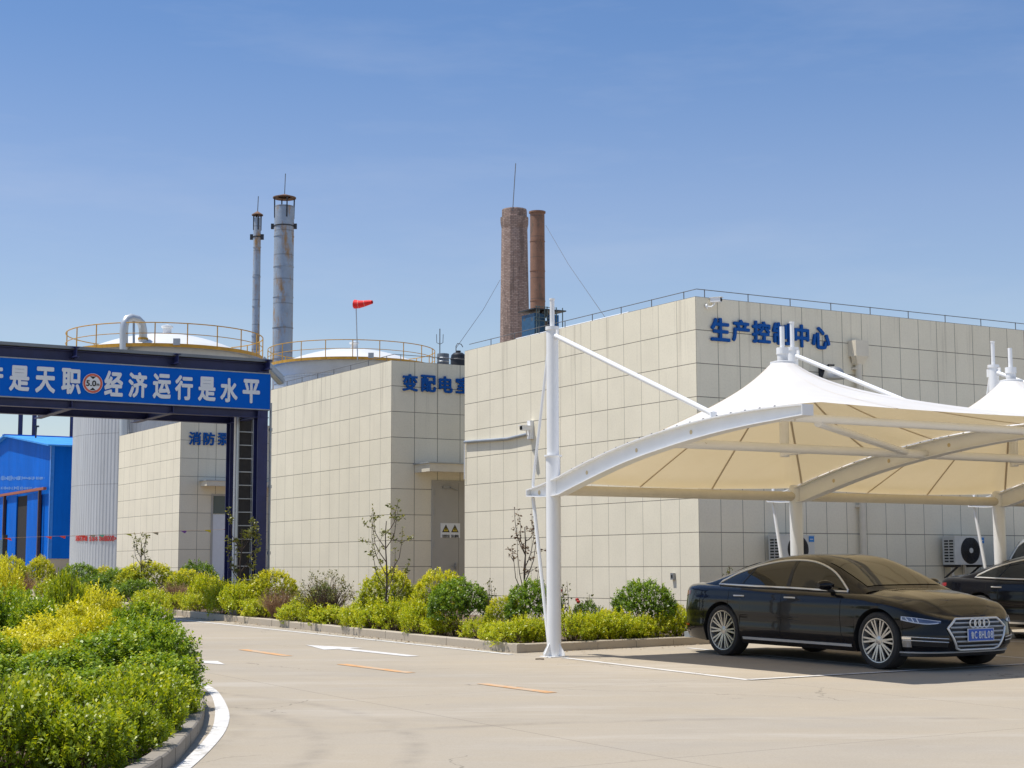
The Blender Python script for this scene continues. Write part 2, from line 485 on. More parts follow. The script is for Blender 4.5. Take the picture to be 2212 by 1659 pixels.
def sheet(name, rings, m, dz=0.005):
    """flat markings following the pavement: list of quads/polys given as ground points"""
    mb = MB()
    for poly in rings:
        mb.add([(p[0], p[1], gz(p[1]) + dz) for p in poly], [tuple(range(len(poly)))])
    return tag(mb.build(name, m), kind='structure')
def strip(a, b, w):
    a, b = Vector((a[0], a[1], 0)), Vector((b[0], b[1], 0))
    n = (b - a).normalized(); n = Vector((-n.y, n.x, 0)) * (w/2)
    return [a - n, b - n, b + n, a + n]
def kerb_mesh(pts, w=0.13, h=0.13, stone=0.75, side=1):
    """kerb stones along a polyline; the outer face follows pts, the stone lies on the given side"""
    mb = MB()
    pts = [Vector((p[0], p[1], 0)) for p in pts]
    for a, b in zip(pts, pts[1:]):
        L = (b - a).length; k = max(1, round(L/stone)); d = (b - a)/L
        n = Vector((-d.y, d.x, 0))*side
        for i in range(k):
            s0 = a + d*(L*i/k + 0.004); s1 = a + d*(L*(i+1)/k - 0.004)
            jz = rnd.uniform(-0.004, 0.004); jn = rnd.uniform(-0.004, 0.004)
            vs = []
            for zz in (-0.1, h - 0.012 + jz, h + jz):
                ins = 0.012 if zz > h - 0.006 + jz else 0.0
                for p in (s0 + n*(jn + ins), s1 + n*(jn + ins), s1 + n*w, s0 + n*w):
                    vs.append((p.x, p.y, gz(p.y) + zz))
            mb.add(vs, [(0,1,5,4),(1,2,6,5),(2,3,7,6),(3,0,4,7),(4,5,9,8),(5,6,10,9),(6,7,11,10),(7,4,8,11),(8,9,10,11)])
    return mb
K0 = G(1117, 1411); K1 = G(335, 1325); KR1 = G(1535, 1391)
dR = Vector((KR1.x - K0.x, KR1.y - K0.y, 0)).normalized()
KR = Vector((K0.x, K0.y, 0)) + dR*18
K2 = G(95, 1288); dK = Vector((K2.x - K1.x, K2.y - K1.y, 0)).normalized(); K3 = K2 + dK*22
dU = Vector((K1.x - K0.x, K1.y - K0.y, 0)).normalized()
tag(kerb_mesh([KR, K0], side=-1).build('kerb', M_kerb), kind='structure')
tag(kerb_mesh([K0, K1], side=-1).build('kerb', M_kerb), kind='structure')
K1b = K1 + Vector((0.33, 0.20, 0)); K1c = K1 + dK*0.9
tag(kerb_mesh([K1, K1 + V*0.22 + U*0.05], side=-1).build('kerb', M_kerb), kind='structure')
tag(kerb_mesh([K1 + V*0.22 + U*0.05, K3], side=-1).build('kerb', M_kerb), kind='structure')
soil = MB()
poly = [K0 + dU*0.1 + dR*0.1, KR + U*0.1, KR + U*14, K3 + V*16, K3 + V*0.1, K1 + V*0.25 + U*0.05, K1 + dR*0.1]
# a lightly lumpy bed: grid points inside the polygon's bounding strip
def soil_sheet(name, poly, dz=0.10):
    bm = bmesh.new()
    vs = [bm.verts.new((p[0], p[1], 0)) for p in poly]
    f = bm.faces.new(vs)
    bmesh.ops.triangulate(bm, faces=bm.faces[:])
    bmesh.ops.subdivide_edges(bm, edges=bm.edges[:], cuts=7, use_grid_fill=True)
    for v in bm.verts:
        v.co.z = gz(v.co.y) + dz + rnd.uniform(-0.03, 0.02)
    me = bpy.data.meshes.new(name); bm.to_mesh(me); bm.free()
    me.materials.append(M_soil)
    return tag(link(name, me), kind='structure')
soil_sheet('soil_bed', poly)

# island kerb (outer top edge read as points 0.13 m above the pavement)
isl_px = [(-60, 1850), (60, 1780), (200, 1716), (310, 1659), (373, 1619), (417, 1572), (440, 1538), (444, 1509), (436, 1487), (415, 1471), (370, 1458), (300, 1450), (200, 1444), (50, 1438), (-150, 1433), (-400, 1428)]
isl = [G(x, y, 0.13) for x, y in isl_px]
def smooth_line(pts, it=2):
    for _ in range(it):
        q = [pts[0]]
        for a, b in zip(pts, pts[1:]):
            q += [a*0.75 + b*0.25, a*0.25 + b*0.75]
        pts = q + [pts[-1]]
    return pts
isl = smooth_line([Vector((p.x, p.y, 0)) for p in isl])
tag(kerb_mesh(isl, w=0.12, side=1, stone=0.5).build('kerb', M_kerbdark), kind='structure')
soil_sheet('soil_bed', [p for p in isl[::3]] + [Vector((-16, 22, 0)), Vector((-16, 6, 0))], 0.07)

# markings
ln = [G(1280, 1433), G(1105, 1414.2), G(800, 1382), G(497, 1350.3), G(360, 1336)]
sheet('edge_line', [strip(a, b, 0.11) for a, b in zip(ln[1:], ln[2:])], M_markwhite)
outer = [(432, 1474), (466, 1488), (483, 1510), (497, 1540), (494, 1568), (475, 1600), (417, 1659), (300, 1745)]
inner = [(431, 1477), (457, 1502), (464, 1524), (465, 1543), (460, 1576), (430, 1613), (380, 1659), (255, 1745)]
outer = [(250, 1446), (340, 1453), (400, 1463)] + outer; inner = [(245, 1449), (335, 1456), (395, 1466)] + inner
oo = smooth_line([G(*p) for p in outer]); ii = smooth_line([G(*p) for p in inner])
sheet('curved_line', [[a, b, c, d] for a, b, c, d in zip(oo, oo[1:], ii[1:], ii)], M_markwhite)
for a, b in (((1040, 1477), (1192, 1497)), ((737, 1435), (887, 1454)), ((524, 1403.5), (622, 1417.5)), ((372, 1383), (430, 1389))):
    sheet('lane_dash', [strip(G(*a), G(*b), 0.15)], M_markorange)
# arrow pointing away along the lane
A0, A1 = G(893, 1418), G(660, 1393.5)
ad = Vector((A1.x - A0.x, A1.y - A0.y, 0)); L = ad.length; ad /= L; an = Vector((-ad.y, ad.x, 0))
P = lambda s, t: Vector((A0.x, A0.y, 0)) + ad*s + an*t
sheet('lane_arrow', [[P(0, -0.10), P(L*0.62, -0.10), P(L*0.62, 0.10), P(0, 0.10)], [P(L*0.62, -0.34), P(L, 0.0), P(L*0.62, 0.34)]], M_markwhite)
sheet('lane_arrow', [[G(436, 1428), G(470, 1428.5), G(486, 1436), G(440, 1433)]], M_markwhite)
# parking bay lines
B0, B1_ = G(1217, 1421.3), G(1617, 1469.3)
bd = Vector((B1_.x - B0.x, B1_.y - B0.y, 0)).normalized()
BE = Vector((B1_.x, B1_.y, 0))
F2 = G(2212, 1435.5); fd = Vector((F2.x - BE.x, F2.y - BE.y, 0)).normalized()
bays = [strip(B0, B1_, 0.10), strip(BE, BE + fd*14, 0.10)]
for k in range(1, 6):
    e = BE + fd*(2.75*k)
    bays.append(strip(e - bd*5.2, e, 0.10))
sheet('bay_line', bays[:1], M_markwhite, 0.005); sheet('bay_line', bays[1:2], M_markwhite, 0.009)
for q in bays[2:]: sheet('bay_line', [q], M_markwhite, 0.005)

# ------------------------------------------------------------------ panel-clad buildings
def local_pt(o, p):
    return (Matrix.Translation(o) @ Matrix.Rotation(TH, 4, 'Z')).inverted() @ Vector(p)
def building(name, pxt, pyt, d, Lx, px_left, py_left, wl_n, wr, label):
    c = AT(pxt, pyt, d)
    tl, zl = HIT((c.x, c.y), (U.x, U.y), px_left, py_left)
    base = gz(c.y) - 0.3
    o = thing(name, (c.x, c.y, base), TH, label, 'building')
    H = c.z - base
    m = panel_mat(name + '_panels', H, wr, tl/wl_n)
    w = MB()
    t = 0.24
    w.box((0, 0, 0), (Lx, t, H)); w.box((0, tl - t, 0), (Lx, tl, H)); w.box((0, t, 0), (t, tl - t, H)); w.box((Lx - t, t, 0), (Lx, tl - t, H))
    w.build('wall', m, o, fix=False)
    r = MB(); r.box((t, t, H - 0.62), (Lx - t, tl - t, H - 0.5)); r.build('roof', M_roofgrey, o)
    return o, tl, H, base, c
def face_x(c, px, py):
    """local x and world z on the right-hand face (plane through c along V)"""
    return HIT((c.x, c.y), (V.x, V.y), px, py)
def letters(parent, base, c, chars, boxes, bold=0.019):
    for ch, (x0, y0, x1, y1) in zip(chars, boxes):
        xa, za = face_x(c, x0, (y0+y1)/2); xb, _ = face_x(c, x1, (y0+y1)/2)
        _, zt = face_x(c, (x0+x1)/2, y0); _, zb = face_x(c, (x0+x1)/2, y1)
        me = fit_text(text_mesh(ch, 0.6, 0.018, bold), xb - xa, zt - zb)
        me.materials.append(M_blueletter)
        o = link('letter', me, parent)
        o.location = ((xa+xb)/2, -0.030, (zt+zb)/2 - base)
        o.rotation_euler = (R(90), 0, 0)
B1, L1, H1, b1, c1 = building('control_building', 1502, 640, 28.6, 26.0, 1003.8, 755, 15, 0.494, 'cream panelled flat roofed building standing behind the white tensile carport')
cx4 = lambda x: 1493.1 + 0.33333*x
cy4 = lambda y: 608.3 + 0.33333*y
letters(B1, b1, c1, '生产控制中心', [(cx4(a), cy4(b), cx4(c), cy4(d)) for a, b, c, d in ((120, 238, 243, 388), (258, 248, 370, 392), (388, 258, 505, 402), (520, 268, 635, 412), (662, 280, 755, 428), (775, 296, 890, 440))])
B2, L2, H2, b2, c2 = building('substation_building', 846, 778, 37.6, 9.0, 583, 838, 13, 0.61, 'cream panelled building with grey steel door, beside the navy gantry legs')
lx = lambda x: 497.7 + 0.30006*x
ly = lambda y: 663.6 + 0.30006*y
letters(B2, b2, c2, '变配电室', [(lx(a), ly(b), lx(c), ly(d)) for a, b, c, d in ((1235, 482, 1345, 606), (1367, 490, 1475, 612), (1497, 498, 1595, 618), (1618, 506, 1738, 624))])
B3, L3, H3, b3, c3 = building('pump_building', 391, 911, 53.4, 8.0, 258, 940, 10, 0.62, 'small cream panelled building seen under the blue slogan gantry')
mx = lambda x: 359.5 + 0.26663*x
my = lambda y: 884.8 + 0.26663*y
letters(B3, b3, c3, '消防泵房', [(mx(a), my(b), mx(c), my(d)) for a, b, c, d in ((180, 180, 278, 288), (296, 184, 390, 290), (412, 190, 506, 292), (512, 192, 600, 292))])

def lightning_wire(o, pts, posts, name='roof_wire'):
    mb = MB(); mb.tube(pts, 0.008, 5)
    for p in posts:
        mb.tube([(p[0], p[1], p[2] - 0.02), (p[0], p[1], p[2] + 0.17)], 0.009, 5)
    mb.build(name, M_wire, o)
for (o, H, Lx, Ly) in ((B1, H1, 26.0, L1), (B2, H2, 9.0, L2)):
    z = H + 0.16
    lightning_wire(o, [(0.12, Ly, z), (0.12, 0.3, z), (0.12, 0.12, z), (Lx, 0.12, z)],
                   [(0.12, y, H) for y in np.arange(0.5, Ly, 1.0)] + [(x, 0.12, H) for x in np.arange(0.3, Lx, 1.0)])
pp = MB(); pp.tube([(0.34, L1*0.30, H1 + 0.07), (0.34, L1*0.80, H1 + 0.07)], 0.035, 8); pp.build('parapet_pipe', M_white, B1, smooth=50)

# doors with canopies
def door_set(o, c, base, x0, x1, ztop, zbot, can_px, two=False, transom=0.0):
    fr = MB()
    fr.box((x0 - 0.06, -0.035, zbot), (x0, 0.02, ztop + 0.06)); fr.box((x1, -0.035, zbot), (x1 + 0.06, 0.02, ztop + 0.06)); fr.box((x0, -0.035, ztop), (x1, 0.02, ztop + 0.06))
    d = thing('door', (0, 0, 0)); d.parent = o; d['label'] = None
    del d['label']
    fr.build('frame', M_greydoor, d)
    lf = MB()
    xm = x0 + (x1 - x0)*0.62 if two else x1
    zt2 = ztop - transom
    lf.box((x0 + 0.006, -0.022, zbot), (xm - 0.004, 0.02, zt2))
    if two: lf.box((xm + 0.004, -0.022, zbot), (x1 - 0.006, 0.02, zt2))
    lf.build('leaf', M_greydoor if not transom else M_signwhite, d)
    if transom:
        q = MB(); q.box((x0 + 0.02, -0.012, zt2 + 0.03), (x1 - 0.02, 0.02, ztop)); q.build('transom_pane', M_glassdark, d)
    hd = MB(); hd.box((xm - 0.11, -0.07, zbot + 1.0), (xm - 0.05, -0.022, zbot + 1.14)); hd.tube([(xm - 0.08, -0.075, zbot + 1.07), (xm - 0.22, -0.075, zbot + 1.07)], 0.011, 6)
    hd.build('handle', M_steel, d)
    if two:
        for z in (0.3, 0.5, 0.75, 0.9):
            hg = MB(); hg.box((x0 - 0.012, -0.05, zbot + (ztop - zbot)*z), (x0 + 0.012, -0.02, zbot + (ztop - zbot)*z + 0.12))
            hg.build('hinge', M_greydoor, d)
        cl = MB(); cl.box((x0 + 0.22, -0.07, ztop - 0.13), (x0 + 0.42, -0.022, ztop - 0.07)); cl.bar((x0 + 0.4, -0.1, ztop - 0.1), (x0 + 0.62, -0.05, ztop - 0.16), 0.02, 0.02)
        cl.build('closer', M_steel, d)
    return d
M_glassdark, _nt, _b = mat('dark_pane'); _b.inputs['Base Color'].default_value = (0.10, 0.13, 0.12, 1); _b.inputs['Roughness'].default_value = 0.08
xa, za = face_x(c2, 937, 1043); xm2, _ = face_x(c2, 990, 1043)
_d2 = door_set(B2, c2, b2, xa, xa + (xm2 - xa)/0.62, za - b2, 0.35, None, two=True)
def canopy(o, x0, x1, z, depth=0.75, th=0.16):
    k = MB()
    k.box((x0, -depth, z - th*0.55), (x1, -0.002, z)); k.box((x0 - 0.012, -depth - 0.012, z - th), (x1 + 0.012, -depth + 0.10, z + 0.03)); k.box((x0 - 0.012, -depth + 0.10, z - th), (x0 + 0.1, -0.003, z + 0.03)); k.box((x1 - 0.1, -depth + 0.10, z - th), (x1 + 0.012, -0.003, z + 0.03))
    k.build('door_canopy', M_cream, o)
    f = MB(); f.box((x0 - 0.05, -depth - 0.04, z + 0.032), (x1 + 0.05, -0.004, z + 0.055)); f.build('canopy_felt', M_galv, o)
xc, zc = face_x(c2, 933, 1008)
canopy(B2, xc - 0.45, xc + 2.6, zc - b2)
# warning board on the door: two plates with yellow triangles
M_signyellow = plain('warning_yellow', (0.62, 0.48, 0.03), 0.5, var=0.05)
wx0, wz0 = face_x(c2, 950.5, 1130); wx1, wz1 = face_x(c2, 992.5, 1162)
wb = MB(); wb.box((wx0, -0.030, wz1 - b2), (wx1, -0.0225, wz0 - b2)); wbo = wb.build('warning_board', M_signwhite, _d2)
for k, t2 in ((0, '注意安全'), (1, '当心触电')):
    cxw = wx0 + (wx1 - wx0)*(0.27 + 0.46*k); hw = (wx1 - wx0)*0.195; zt, zb = wz0 - b2 - 0.03, wz0 - b2 - (wz0 - wz1)*0.62
    tr = MB()
    tr.add([(cxw - hw, -0.032, zb), (cxw + hw, -0.032, zb), (cxw, -0.032, zt)], [(0, 1, 2)])
    i = 0.62; cz_ = (2*zb + zt)/3
    tr.add([(cxw - hw*i, -0.0335, cz_ + (zb - cz_)*i), (cxw + hw*i, -0.0335, cz_ + (zb - cz_)*i), (cxw, -0.0335, cz_ + (zt - cz_)*i)], [(0, 1, 2)], 1)
    tr.add([(cxw - 0.012, -0.035, zb + 0.12), (cxw + 0.012, -0.035, zb + 0.12), (cxw + 0.018, -0.035, zt - 0.14), (cxw - 0.018, -0.035, zt - 0.14)], [(0, 1, 2, 3)], 0)
    tr.add([(cxw - 0.012, -0.035, zb + 0.07), (cxw + 0.012, -0.035, zb + 0.07), (cxw + 0.012, -0.035, zb + 0.1), (cxw - 0.012, -0.035, zb + 0.1)], [(0, 1, 2, 3)], 0)
    tr.build('warning_triangle', [M_black, M_signyellow], wbo, fix=False)
    me = fit_text(text_mesh(t2, 0.1, 0.001, 0.002), hw*2.0, 0.075); me.materials.append(M_black)
    q = link('caption', me, wbo); q.location = (cxw, -0.0325, zb - 0.09); q.rotation_euler = (R(90), 0, 0)
# pump building door
xa, za = face_x(c3, 460, 1071)
door_set(B3, c3, b3, xa, xa + 1.75, za - b3, 0.35, None, two=False, transom=0.62)
xc, zc = face_x(c3, 440, 1042)
canopy(B3, xc - 0.1, xc + 2.6, zc - b3, 0.6, 0.14)

# ------------------------------------------------------------------ fittings on the control building
def on_face1(px, py): 
    x, z = face_x(c1, px, py)
    return x, z
# downpipe with hopper
x, z = on_face1(1845, 738); x2, z2 = on_face1(1848, 768)
dp = thing('downpipe', B1.matrix_world @ Vector((0, 0, 0)), 0, 'cream downpipe with square hopper head on the shaded panelled wall', 'downpipe')
def place_on(o, base_o, lx_, ly_, lz_):
    q = Matrix.Rotation(TH, 3, 'Z') @ Vector((lx_, ly_, lz_))
    o.location = Vector(base_o.location) + q; o.rotation_euler = (0, 0, TH)
place_on(dp, B1, x, 0, 0)
hp = MB(); hz = z - b1
hp.box((-0.16, -0.22, hz - 0.30), (0.16, -0.003, hz)); hp.prism([(-0.16, -0.22, hz - 0.30), (0.16, -0.22, hz - 0.30), (0.07, -0.15, hz - 0.45), (-0.07, -0.15, hz - 0.45)], (0, 0.14, 0))
hp.build('hopper', M_cream, dp)
tp = MB(); tp.tube([(0, -0.10, hz - 0.40), (0, -0.10, 0.3)], 0.062, 12); tp.build('pipe', M_cream, dp, smooth=50)
for zz in (1.2, 2.6, 4.0, 5.2):
    bk = MB(); bk.box((-0.09, -0.11, zz), (0.09, -0.003, zz + 0.04)); bk.build('bracket', M_cream, dp)
sp_ = MB(); sp_.tube([(0, 0.3, hz - 0.12), (0, -0.05, hz - 0.12)], 0.09, 12); sp_.build('scupper', M_dark, dp, smooth=50)
# wall lamp
x, z = on_face1(1775, 809)
wl = thing('wall_lamp', (0, 0, 0), 0, 'dark domed lamp fixed to the shaded panelled wall', 'lamp'); place_on(wl, B1, x, 0, z - b1)
q = MB(); q.lathe([(0.0, 0.24), (0.10, 0.22), (0.17, 0.16), (0.21, 0.05), (0.20, 0.0), (0.0, 0.0)], 20, (0, -0.34, -0.12)); q.build('lamp_shade', M_steel, wl, smooth=40)
q = MB(); q.box((-0.08, -0.03, -0.12), (0.08, -0.003, 0.14)); q.tube([(0, -0.02, 0.05), (0, -0.2, 0.16), (0, -0.34, 0.14)], 0.02, 8); q.build('bracket', M_dark, wl)
# security cameras
def sec_camera(label, loc_o, lx_, ly_, lz_, yaw, sc=1.0, col=None):
    o = thing('security_camera', (0, 0, 0), 0, label, 'security camera'); place_on(o, loc_o, lx_, ly_, lz_); o.rotation_euler.z += yaw
    q = MB(); q.lathe([(0.0, 0.0), (0.075, 0.0), (0.075, 0.035), (0.0, 0.035)], 16, axis='y', c=(0, -0.04, 0)); q.tube([(0, -0.02, 0), (0.02, -0.16, -0.02), (0.09, -0.22, 0.06), (0.11, -0.24, 0.13)], 0.022, 8); q.build('bracket', M_white, o, smooth=40)
    q = MB(); q.box((0.03, -0.42, 0.12), (0.18, -0.12, 0.25)); q.box((0.015, -0.47, 0.25), (0.195, -0.10, 0.265)); q.build('housing', M_white, o)
    q = MB(); q.box((0.045, -0.427, 0.135), (0.165, -0.4195, 0.24)); q.lathe([(0, 0), (0.04, 0), (0.04, 0.02), (0, 0.02)], 14, axis='y', c=(0.105, -0.45, 0.187)); q.build('lens', M_black, o)
    o.scale = (sc, sc, sc)
    return o
x, z = on_face1(1525, 662)
sec_camera('white box security camera near the roof corner above the blue lettering', B1, x, 0, z - b1, R(35), 0.62)
tL, zL = HIT((c1.x, c1.y), (U.x, U.y), 1148, 940)
cm = sec_camera('small white camera with black lens on the sunlit side wall behind the mast', B1, 0, tL, zL - b1, R(-90), 0.7)
# conduit trunking running to that camera
cd = thing('cable_conduit', (0, 0, 0), 0, 'grey cable conduit sagging along the sunlit side wall to a camera', 'conduit'); place_on(cd, B1, 0, 0, 0)
pts = []
for px, py in ((1007, 955), (1060, 951), (1100, 948), (1130, 941), (1150, 936)):
    t, zz = HIT((c1.x, c1.y), (U.x, U.y), px, py); pts.append((-0.04, t, zz - b1))
q = MB(); q.tube(pts, 0.034, 8); q.build('trunking', M_galv, cd, smooth=50)
t, zz = HIT((c1.x, c1.y), (U.x, U.y), 1006, 1035)
q = MB(); q.tube([(-0.03, pts[0][1] + 0.01, pts[0][2]), (-0.03, t, zz - b1)], 0.014, 6); q.build('drop_pipe', M_white, cd)
t, zz = HIT((c1.x, c1.y), (U.x, U.y), 1150, 936)
q = MB(); q.box((-0.09, t - 0.06, zz - b1 - 0.12), (-0.003, t + 0.06, zz - b1 + 0.26)); q.build('junction_box', M_white, cd)
t, zz = HIT((c1.x, c1.y), (U.x, U.y), 1456, 1245)
q = MB(); q.box((-0.05, t - 0.045, zz - b1 - 0.06), (-0.003, t + 0.045, zz - b1 + 0.06)); q.box((-0.054, t - 0.02, zz - b1 - 0.03), (-0.05, t + 0.02, zz - b1 + 0.03), 1)
so = q.build('wall_socket', [M_steel, M_black]); place_on(so, B1, 0, 0, 0); tag(so, 'little grey socket box low on the sunlit side wall', 'socket')

# air conditioner outdoor units
M_acwhite = plain('ac_casing', (0.56, 0.56, 0.53), 0.4, var=0.05)
def ac_unit(px0, px1, py0, py1, label):
    xa, za = on_face1(px0, py0); xb, _ = on_face1(px1, py0); _, zb = on_face1((px0+px1)/2, py1)
    W, H, D = 0.80, za - zb, 0.32
    o = thing('air_conditioner', (0, 0, 0), 0, label, 'air conditioner', 'air conditioner units on the panelled wall'); place_on(o, B1, xa, -0.10, zb - b1)
    q = MB(); q.box((0, -D, 0), (W, 0, H)); q.box((-0.006, -D - 0.006, H - 0.03), (W + 0.006, 0.004, H + 0.004)); q.build('casing', M_acwhite, o)
    q = MB(); cx_, cz_ = W*0.52, H*0.5; r = H*0.44
    q.lathe([(0.0, -0.012), (r, -0.012), (r + 0.02, 0.0), (r + 0.02, 0.01)], 36, (cx_, -D, cz_), axis='y')
    q.build('fan', M_black, o, smooth=30)
    q = MB()
    for k in range(1, 9): q.tube([(cx_ + r*k/9*math.cos(a), -D - 0.017, cz_ + r*k/9*math.sin(a)) for a in np.linspace(0, 2*math.pi, 25)[:-1]], 0.0035, 4, closed=True)
    for k in range(12):
        a = k*math.pi/6; q.bar((cx_, -D - 0.02, cz_), (cx_ + r*math.cos(a), -D - 0.02, cz_ + r*math.sin(a)), 0.006, 0.004)
    q.lathe([(0, -0.014), (0.05, -0.012), (0.05, 0.01)], 14, (cx_, -D - 0.013, cz_), axis='y', m=1)
    q.build('fan_grille', [M_dark, M_acwhite], o, fix=False)
    q = MB()
    for col in (0, 1):
        for k in range(8):
            z = 0.05 + k*(H - 0.1)/8; y = -D + 0.04 + col*0.13
            q.box((-0.006, y, z), (0.0, y + 0.10, z + (H - 0.1)/8*0.55))
    q.build('side_vent', M_black, o)
    q = MB(); q.box((W*0.83, -D - 0.012, H*0.76), (W*0.98, -D - 0.006, H*0.96)); lg = q.build('blue_label', plain('ac_label_blue', (0.02, 0.2, 0.55), 0.4), o)
    q = MB(); q.box((W*0.86, -D - 0.0145, H*0.845), (W*0.95, -D - 0.0125, H*0.862)); q.build('label_mark', M_signwhite, lg)
    for xx in (0.10, W - 0.12):
        q = MB(); q.box((xx, -D, -0.045), (xx + 0.04, 0.09, 0.0)); q.bar((xx + 0.02, -D + 0.05, -0.03), (xx + 0.02, 0.08, -0.26), 0.03, 0.03); q.build('bracket', M_dark, o)
    q = MB()
    for k in range(3):
        q.tube([(0.18 + 0.03*k, -0.05, 0.0), (0.16 + 0.02*k, -0.06, -0.16), (0.25 + 0.02*k, -0.07, -0.34 - 0.02*k), (0.45, -0.07, -0.36 - 0.03*k), (0.56, -0.05, -0.2), (0.58 + 0.02*k, 0.02, -0.02)], 0.016, 6)
    q.build('hose', M_white, o, smooth=60)
    return o
ac_unit(1652, 1725, 1156, 1218, 'air conditioner unit partly hidden behind a carport column, above the sedan roof')
ac_unit(2027, 2112, 1159, 1220, 'air conditioner unit fully visible on the wall above the rear of the second car')
# ------------------------------------------------------------------ pipe gantry with slogan sign over the road
p = AT(563, 1240, 36.6)
GO = Vector((p.x, p.y, gz(p.y)))
gan = thing('pipe_gantry', GO, TH, 'navy steel gantry spanning the road, carrying a blue slogan sign', 'gantry')
def gx(px, py):
    t, z = HIT((GO.x, GO.y), (V.x, V.y), px, py); return t, z - GO.z
GS = 36.6/41.0
xr, zst = gx(583.6, 807.9); _, zsb = gx(583.6, 885.9); _, zt = gx(583.6, 777)
XL = -10.2; YB = 1.84
def ibeam(mb, a, b, h, w, t=0.016):
    a, b = Vector(a), Vector(b)
    vert = abs((b-a).normalized().z) > 0.9
    up = Vector((0, 1, 0)) if vert else Vector((0, 0, 1))
    mb.bar(a, b, t, h - 2*t, up)
    for s in (-1, 1):
        o = up*(s*(h/2 - t/2))
        mb.bar(a + o, b + o, w, t, up)
for x in (0.0, XL + 0.3):
    for y in (0.13, YB):
        q = MB(); ibeam(q, (x, y, -0.1), (x, y, zt - 0.28), 0.26, 0.24, 0.02); q.box((x-0.2, y-0.2, -0.02), (x+0.2, y+0.2, 0.14)); q.build('column', M_navy, gan)
for y, nm in ((0.13, 'front'), (YB, 'back')):
    q = MB(); ibeam(q, (XL, y, zsb - 0.09), (xr, y, zsb - 0.09), 0.18, 0.18); q.build('lower_chord', M_navy, gan)
    q = MB(); ibeam(q, (XL, y, zst + 0.125), (xr + 0.02, y, zst + 0.125), 0.24, 0.20); q.build('upper_chord', M_navy, gan)
for px in (-60, 156, 375, 563):
    x, _ = gx(px, 870)
    q = MB(); ibeam(q, (x, 0.0, zsb - 0.09), (x, YB + (0.95 if px < 500 else 0.1), zsb - 0.09), 0.17, 0.16); q.build('cross_beam', M_navy, gan)
for px in (159, 378, 575):
    x, _ = gx(px, 780)
    q = MB(); ibeam(q, (x, -0.22, zst + 0.19), (x, YB + 0.2, zst + 0.19), 0.22, 0.12); q.build('cross_beam', M_navy, gan)
q = MB()
q.box((XL, -0.06, zst + 0.262), (xr + 0.03, 0.02, zt)); q.box((XL, 0.02, zst + 0.262), (xr + 0.03, YB, zst + 0.29)); q.box((XL, YB - 0.02, zst + 0.29), (xr + 0.03, YB + 0.04, zt))
q.build('cable_tray', plain('tray_grey', (0.20, 0.215, 0.23), 0.5, 0.4, 0.15, 2), gan)
q = MB(); q.box((XL, -0.03, zsb), (xr, 0.0, zst)); sg = q.build('sign_panel', M_signblue, gan)
q = MB()
for z in (zsb, zst):
    q.box((XL, -0.036, z - 0.012), (xr + 0.006, 0.004, z + 0.012))
q.box((xr - 0.006, -0.036, zsb + 0.012), (xr + 0.008, 0.004, zst - 0.012)); q.build('sign_frame', M_steel, sg)
kx = lambda x: 0.3*x
ky = lambda y: 608.3 + 0.3*y
for ch, bx in zip('产是天职经济运行是水平', ((-150, 600, 20, 775), (62, 612, 210, 785), (250, 622, 395, 798), (438, 632, 580, 806), (746, 650, 882, 822), (920, 660, 1056, 832), (1096, 670, 1226, 840), (1256, 682, 1384, 850), (1422, 692, 1548, 858), (1582, 702, 1706, 866), (1742, 710, 1866, 872))):
    x0, z0 = gx(kx(bx[0]), ky(bx[3])); x1, z1 = gx(kx(bx[2]), ky(bx[1]))
    if ch == '产': x0, z0 = gx(kx(-130), ky(775)); 
    me = fit_text(text_mesh(ch, 0.6, 0.006, 0.022), (x1 - x0)*1.03, (z1 - z0)*1.02); me.materials.append(M_signwhite)
    o = link('letter', me, sg); o.location = ((x0+x1)/2, -0.040, (z0+z1)/2); o.rotation_euler = (R(90), 0, 0)
# height limit disc
x0, z0 = gx(kx(590), ky(735)); x1, z1 = gx(kx(733), ky(735))
xc_, zc_ = (x0+x1)/2, (z0+z1)/2; rr = (x1-x0)/2
hl = thing('height_limit_sign', gan.location + Matrix.Rotation(TH, 3, 'Z') @ Vector((xc_, -0.07, zc_)), TH, 'round red ringed height limit sign reading 5.0m on the blue gantry panel', 'road sign')
q = MB(); q.lathe([(0, 0), (rr, 0), (rr, 0.028), (0, 0.028)], 40, axis='y', c=(0, 0, 0)); q.build('disc', M_signwhite, hl, smooth=30)
q = MB(); q.lathe([(rr*0.76, -0.002), (rr*0.965, -0.002)], 40, axis='y'); q.build('red_ring', plain('ring_red', (0.60, 0.10, 0.05), 0.45), hl, fix=False)
for s in (1, -1):
    q = MB(); q.add([(-rr*0.32, -0.002, s*rr*0.70), (rr*0.32, -0.002, s*rr*0.70), (0, -0.002, s*rr*0.42)], [(0, 1, 2)]); q.build('arrowhead', M_black, hl, fix=False)
me = fit_text(text_mesh('5.0', 0.4, 0.001, 0.012), rr*1.02, rr*0.60); me.materials.append(M_black); o = link('number', me, hl); o.location = (-rr*0.17, -0.003, 0); o.rotation_euler = (R(90), 0, 0)
me = fit_text(text_mesh('m', 0.3, 0.001, 0.008), rr*0.28, rr*0.24); me.materials.append(M_black); o = link('number', me, hl); o.location = (rr*0.52, -0.003, -rr*0.12); o.rotation_euler = (R(90), 0, 0)
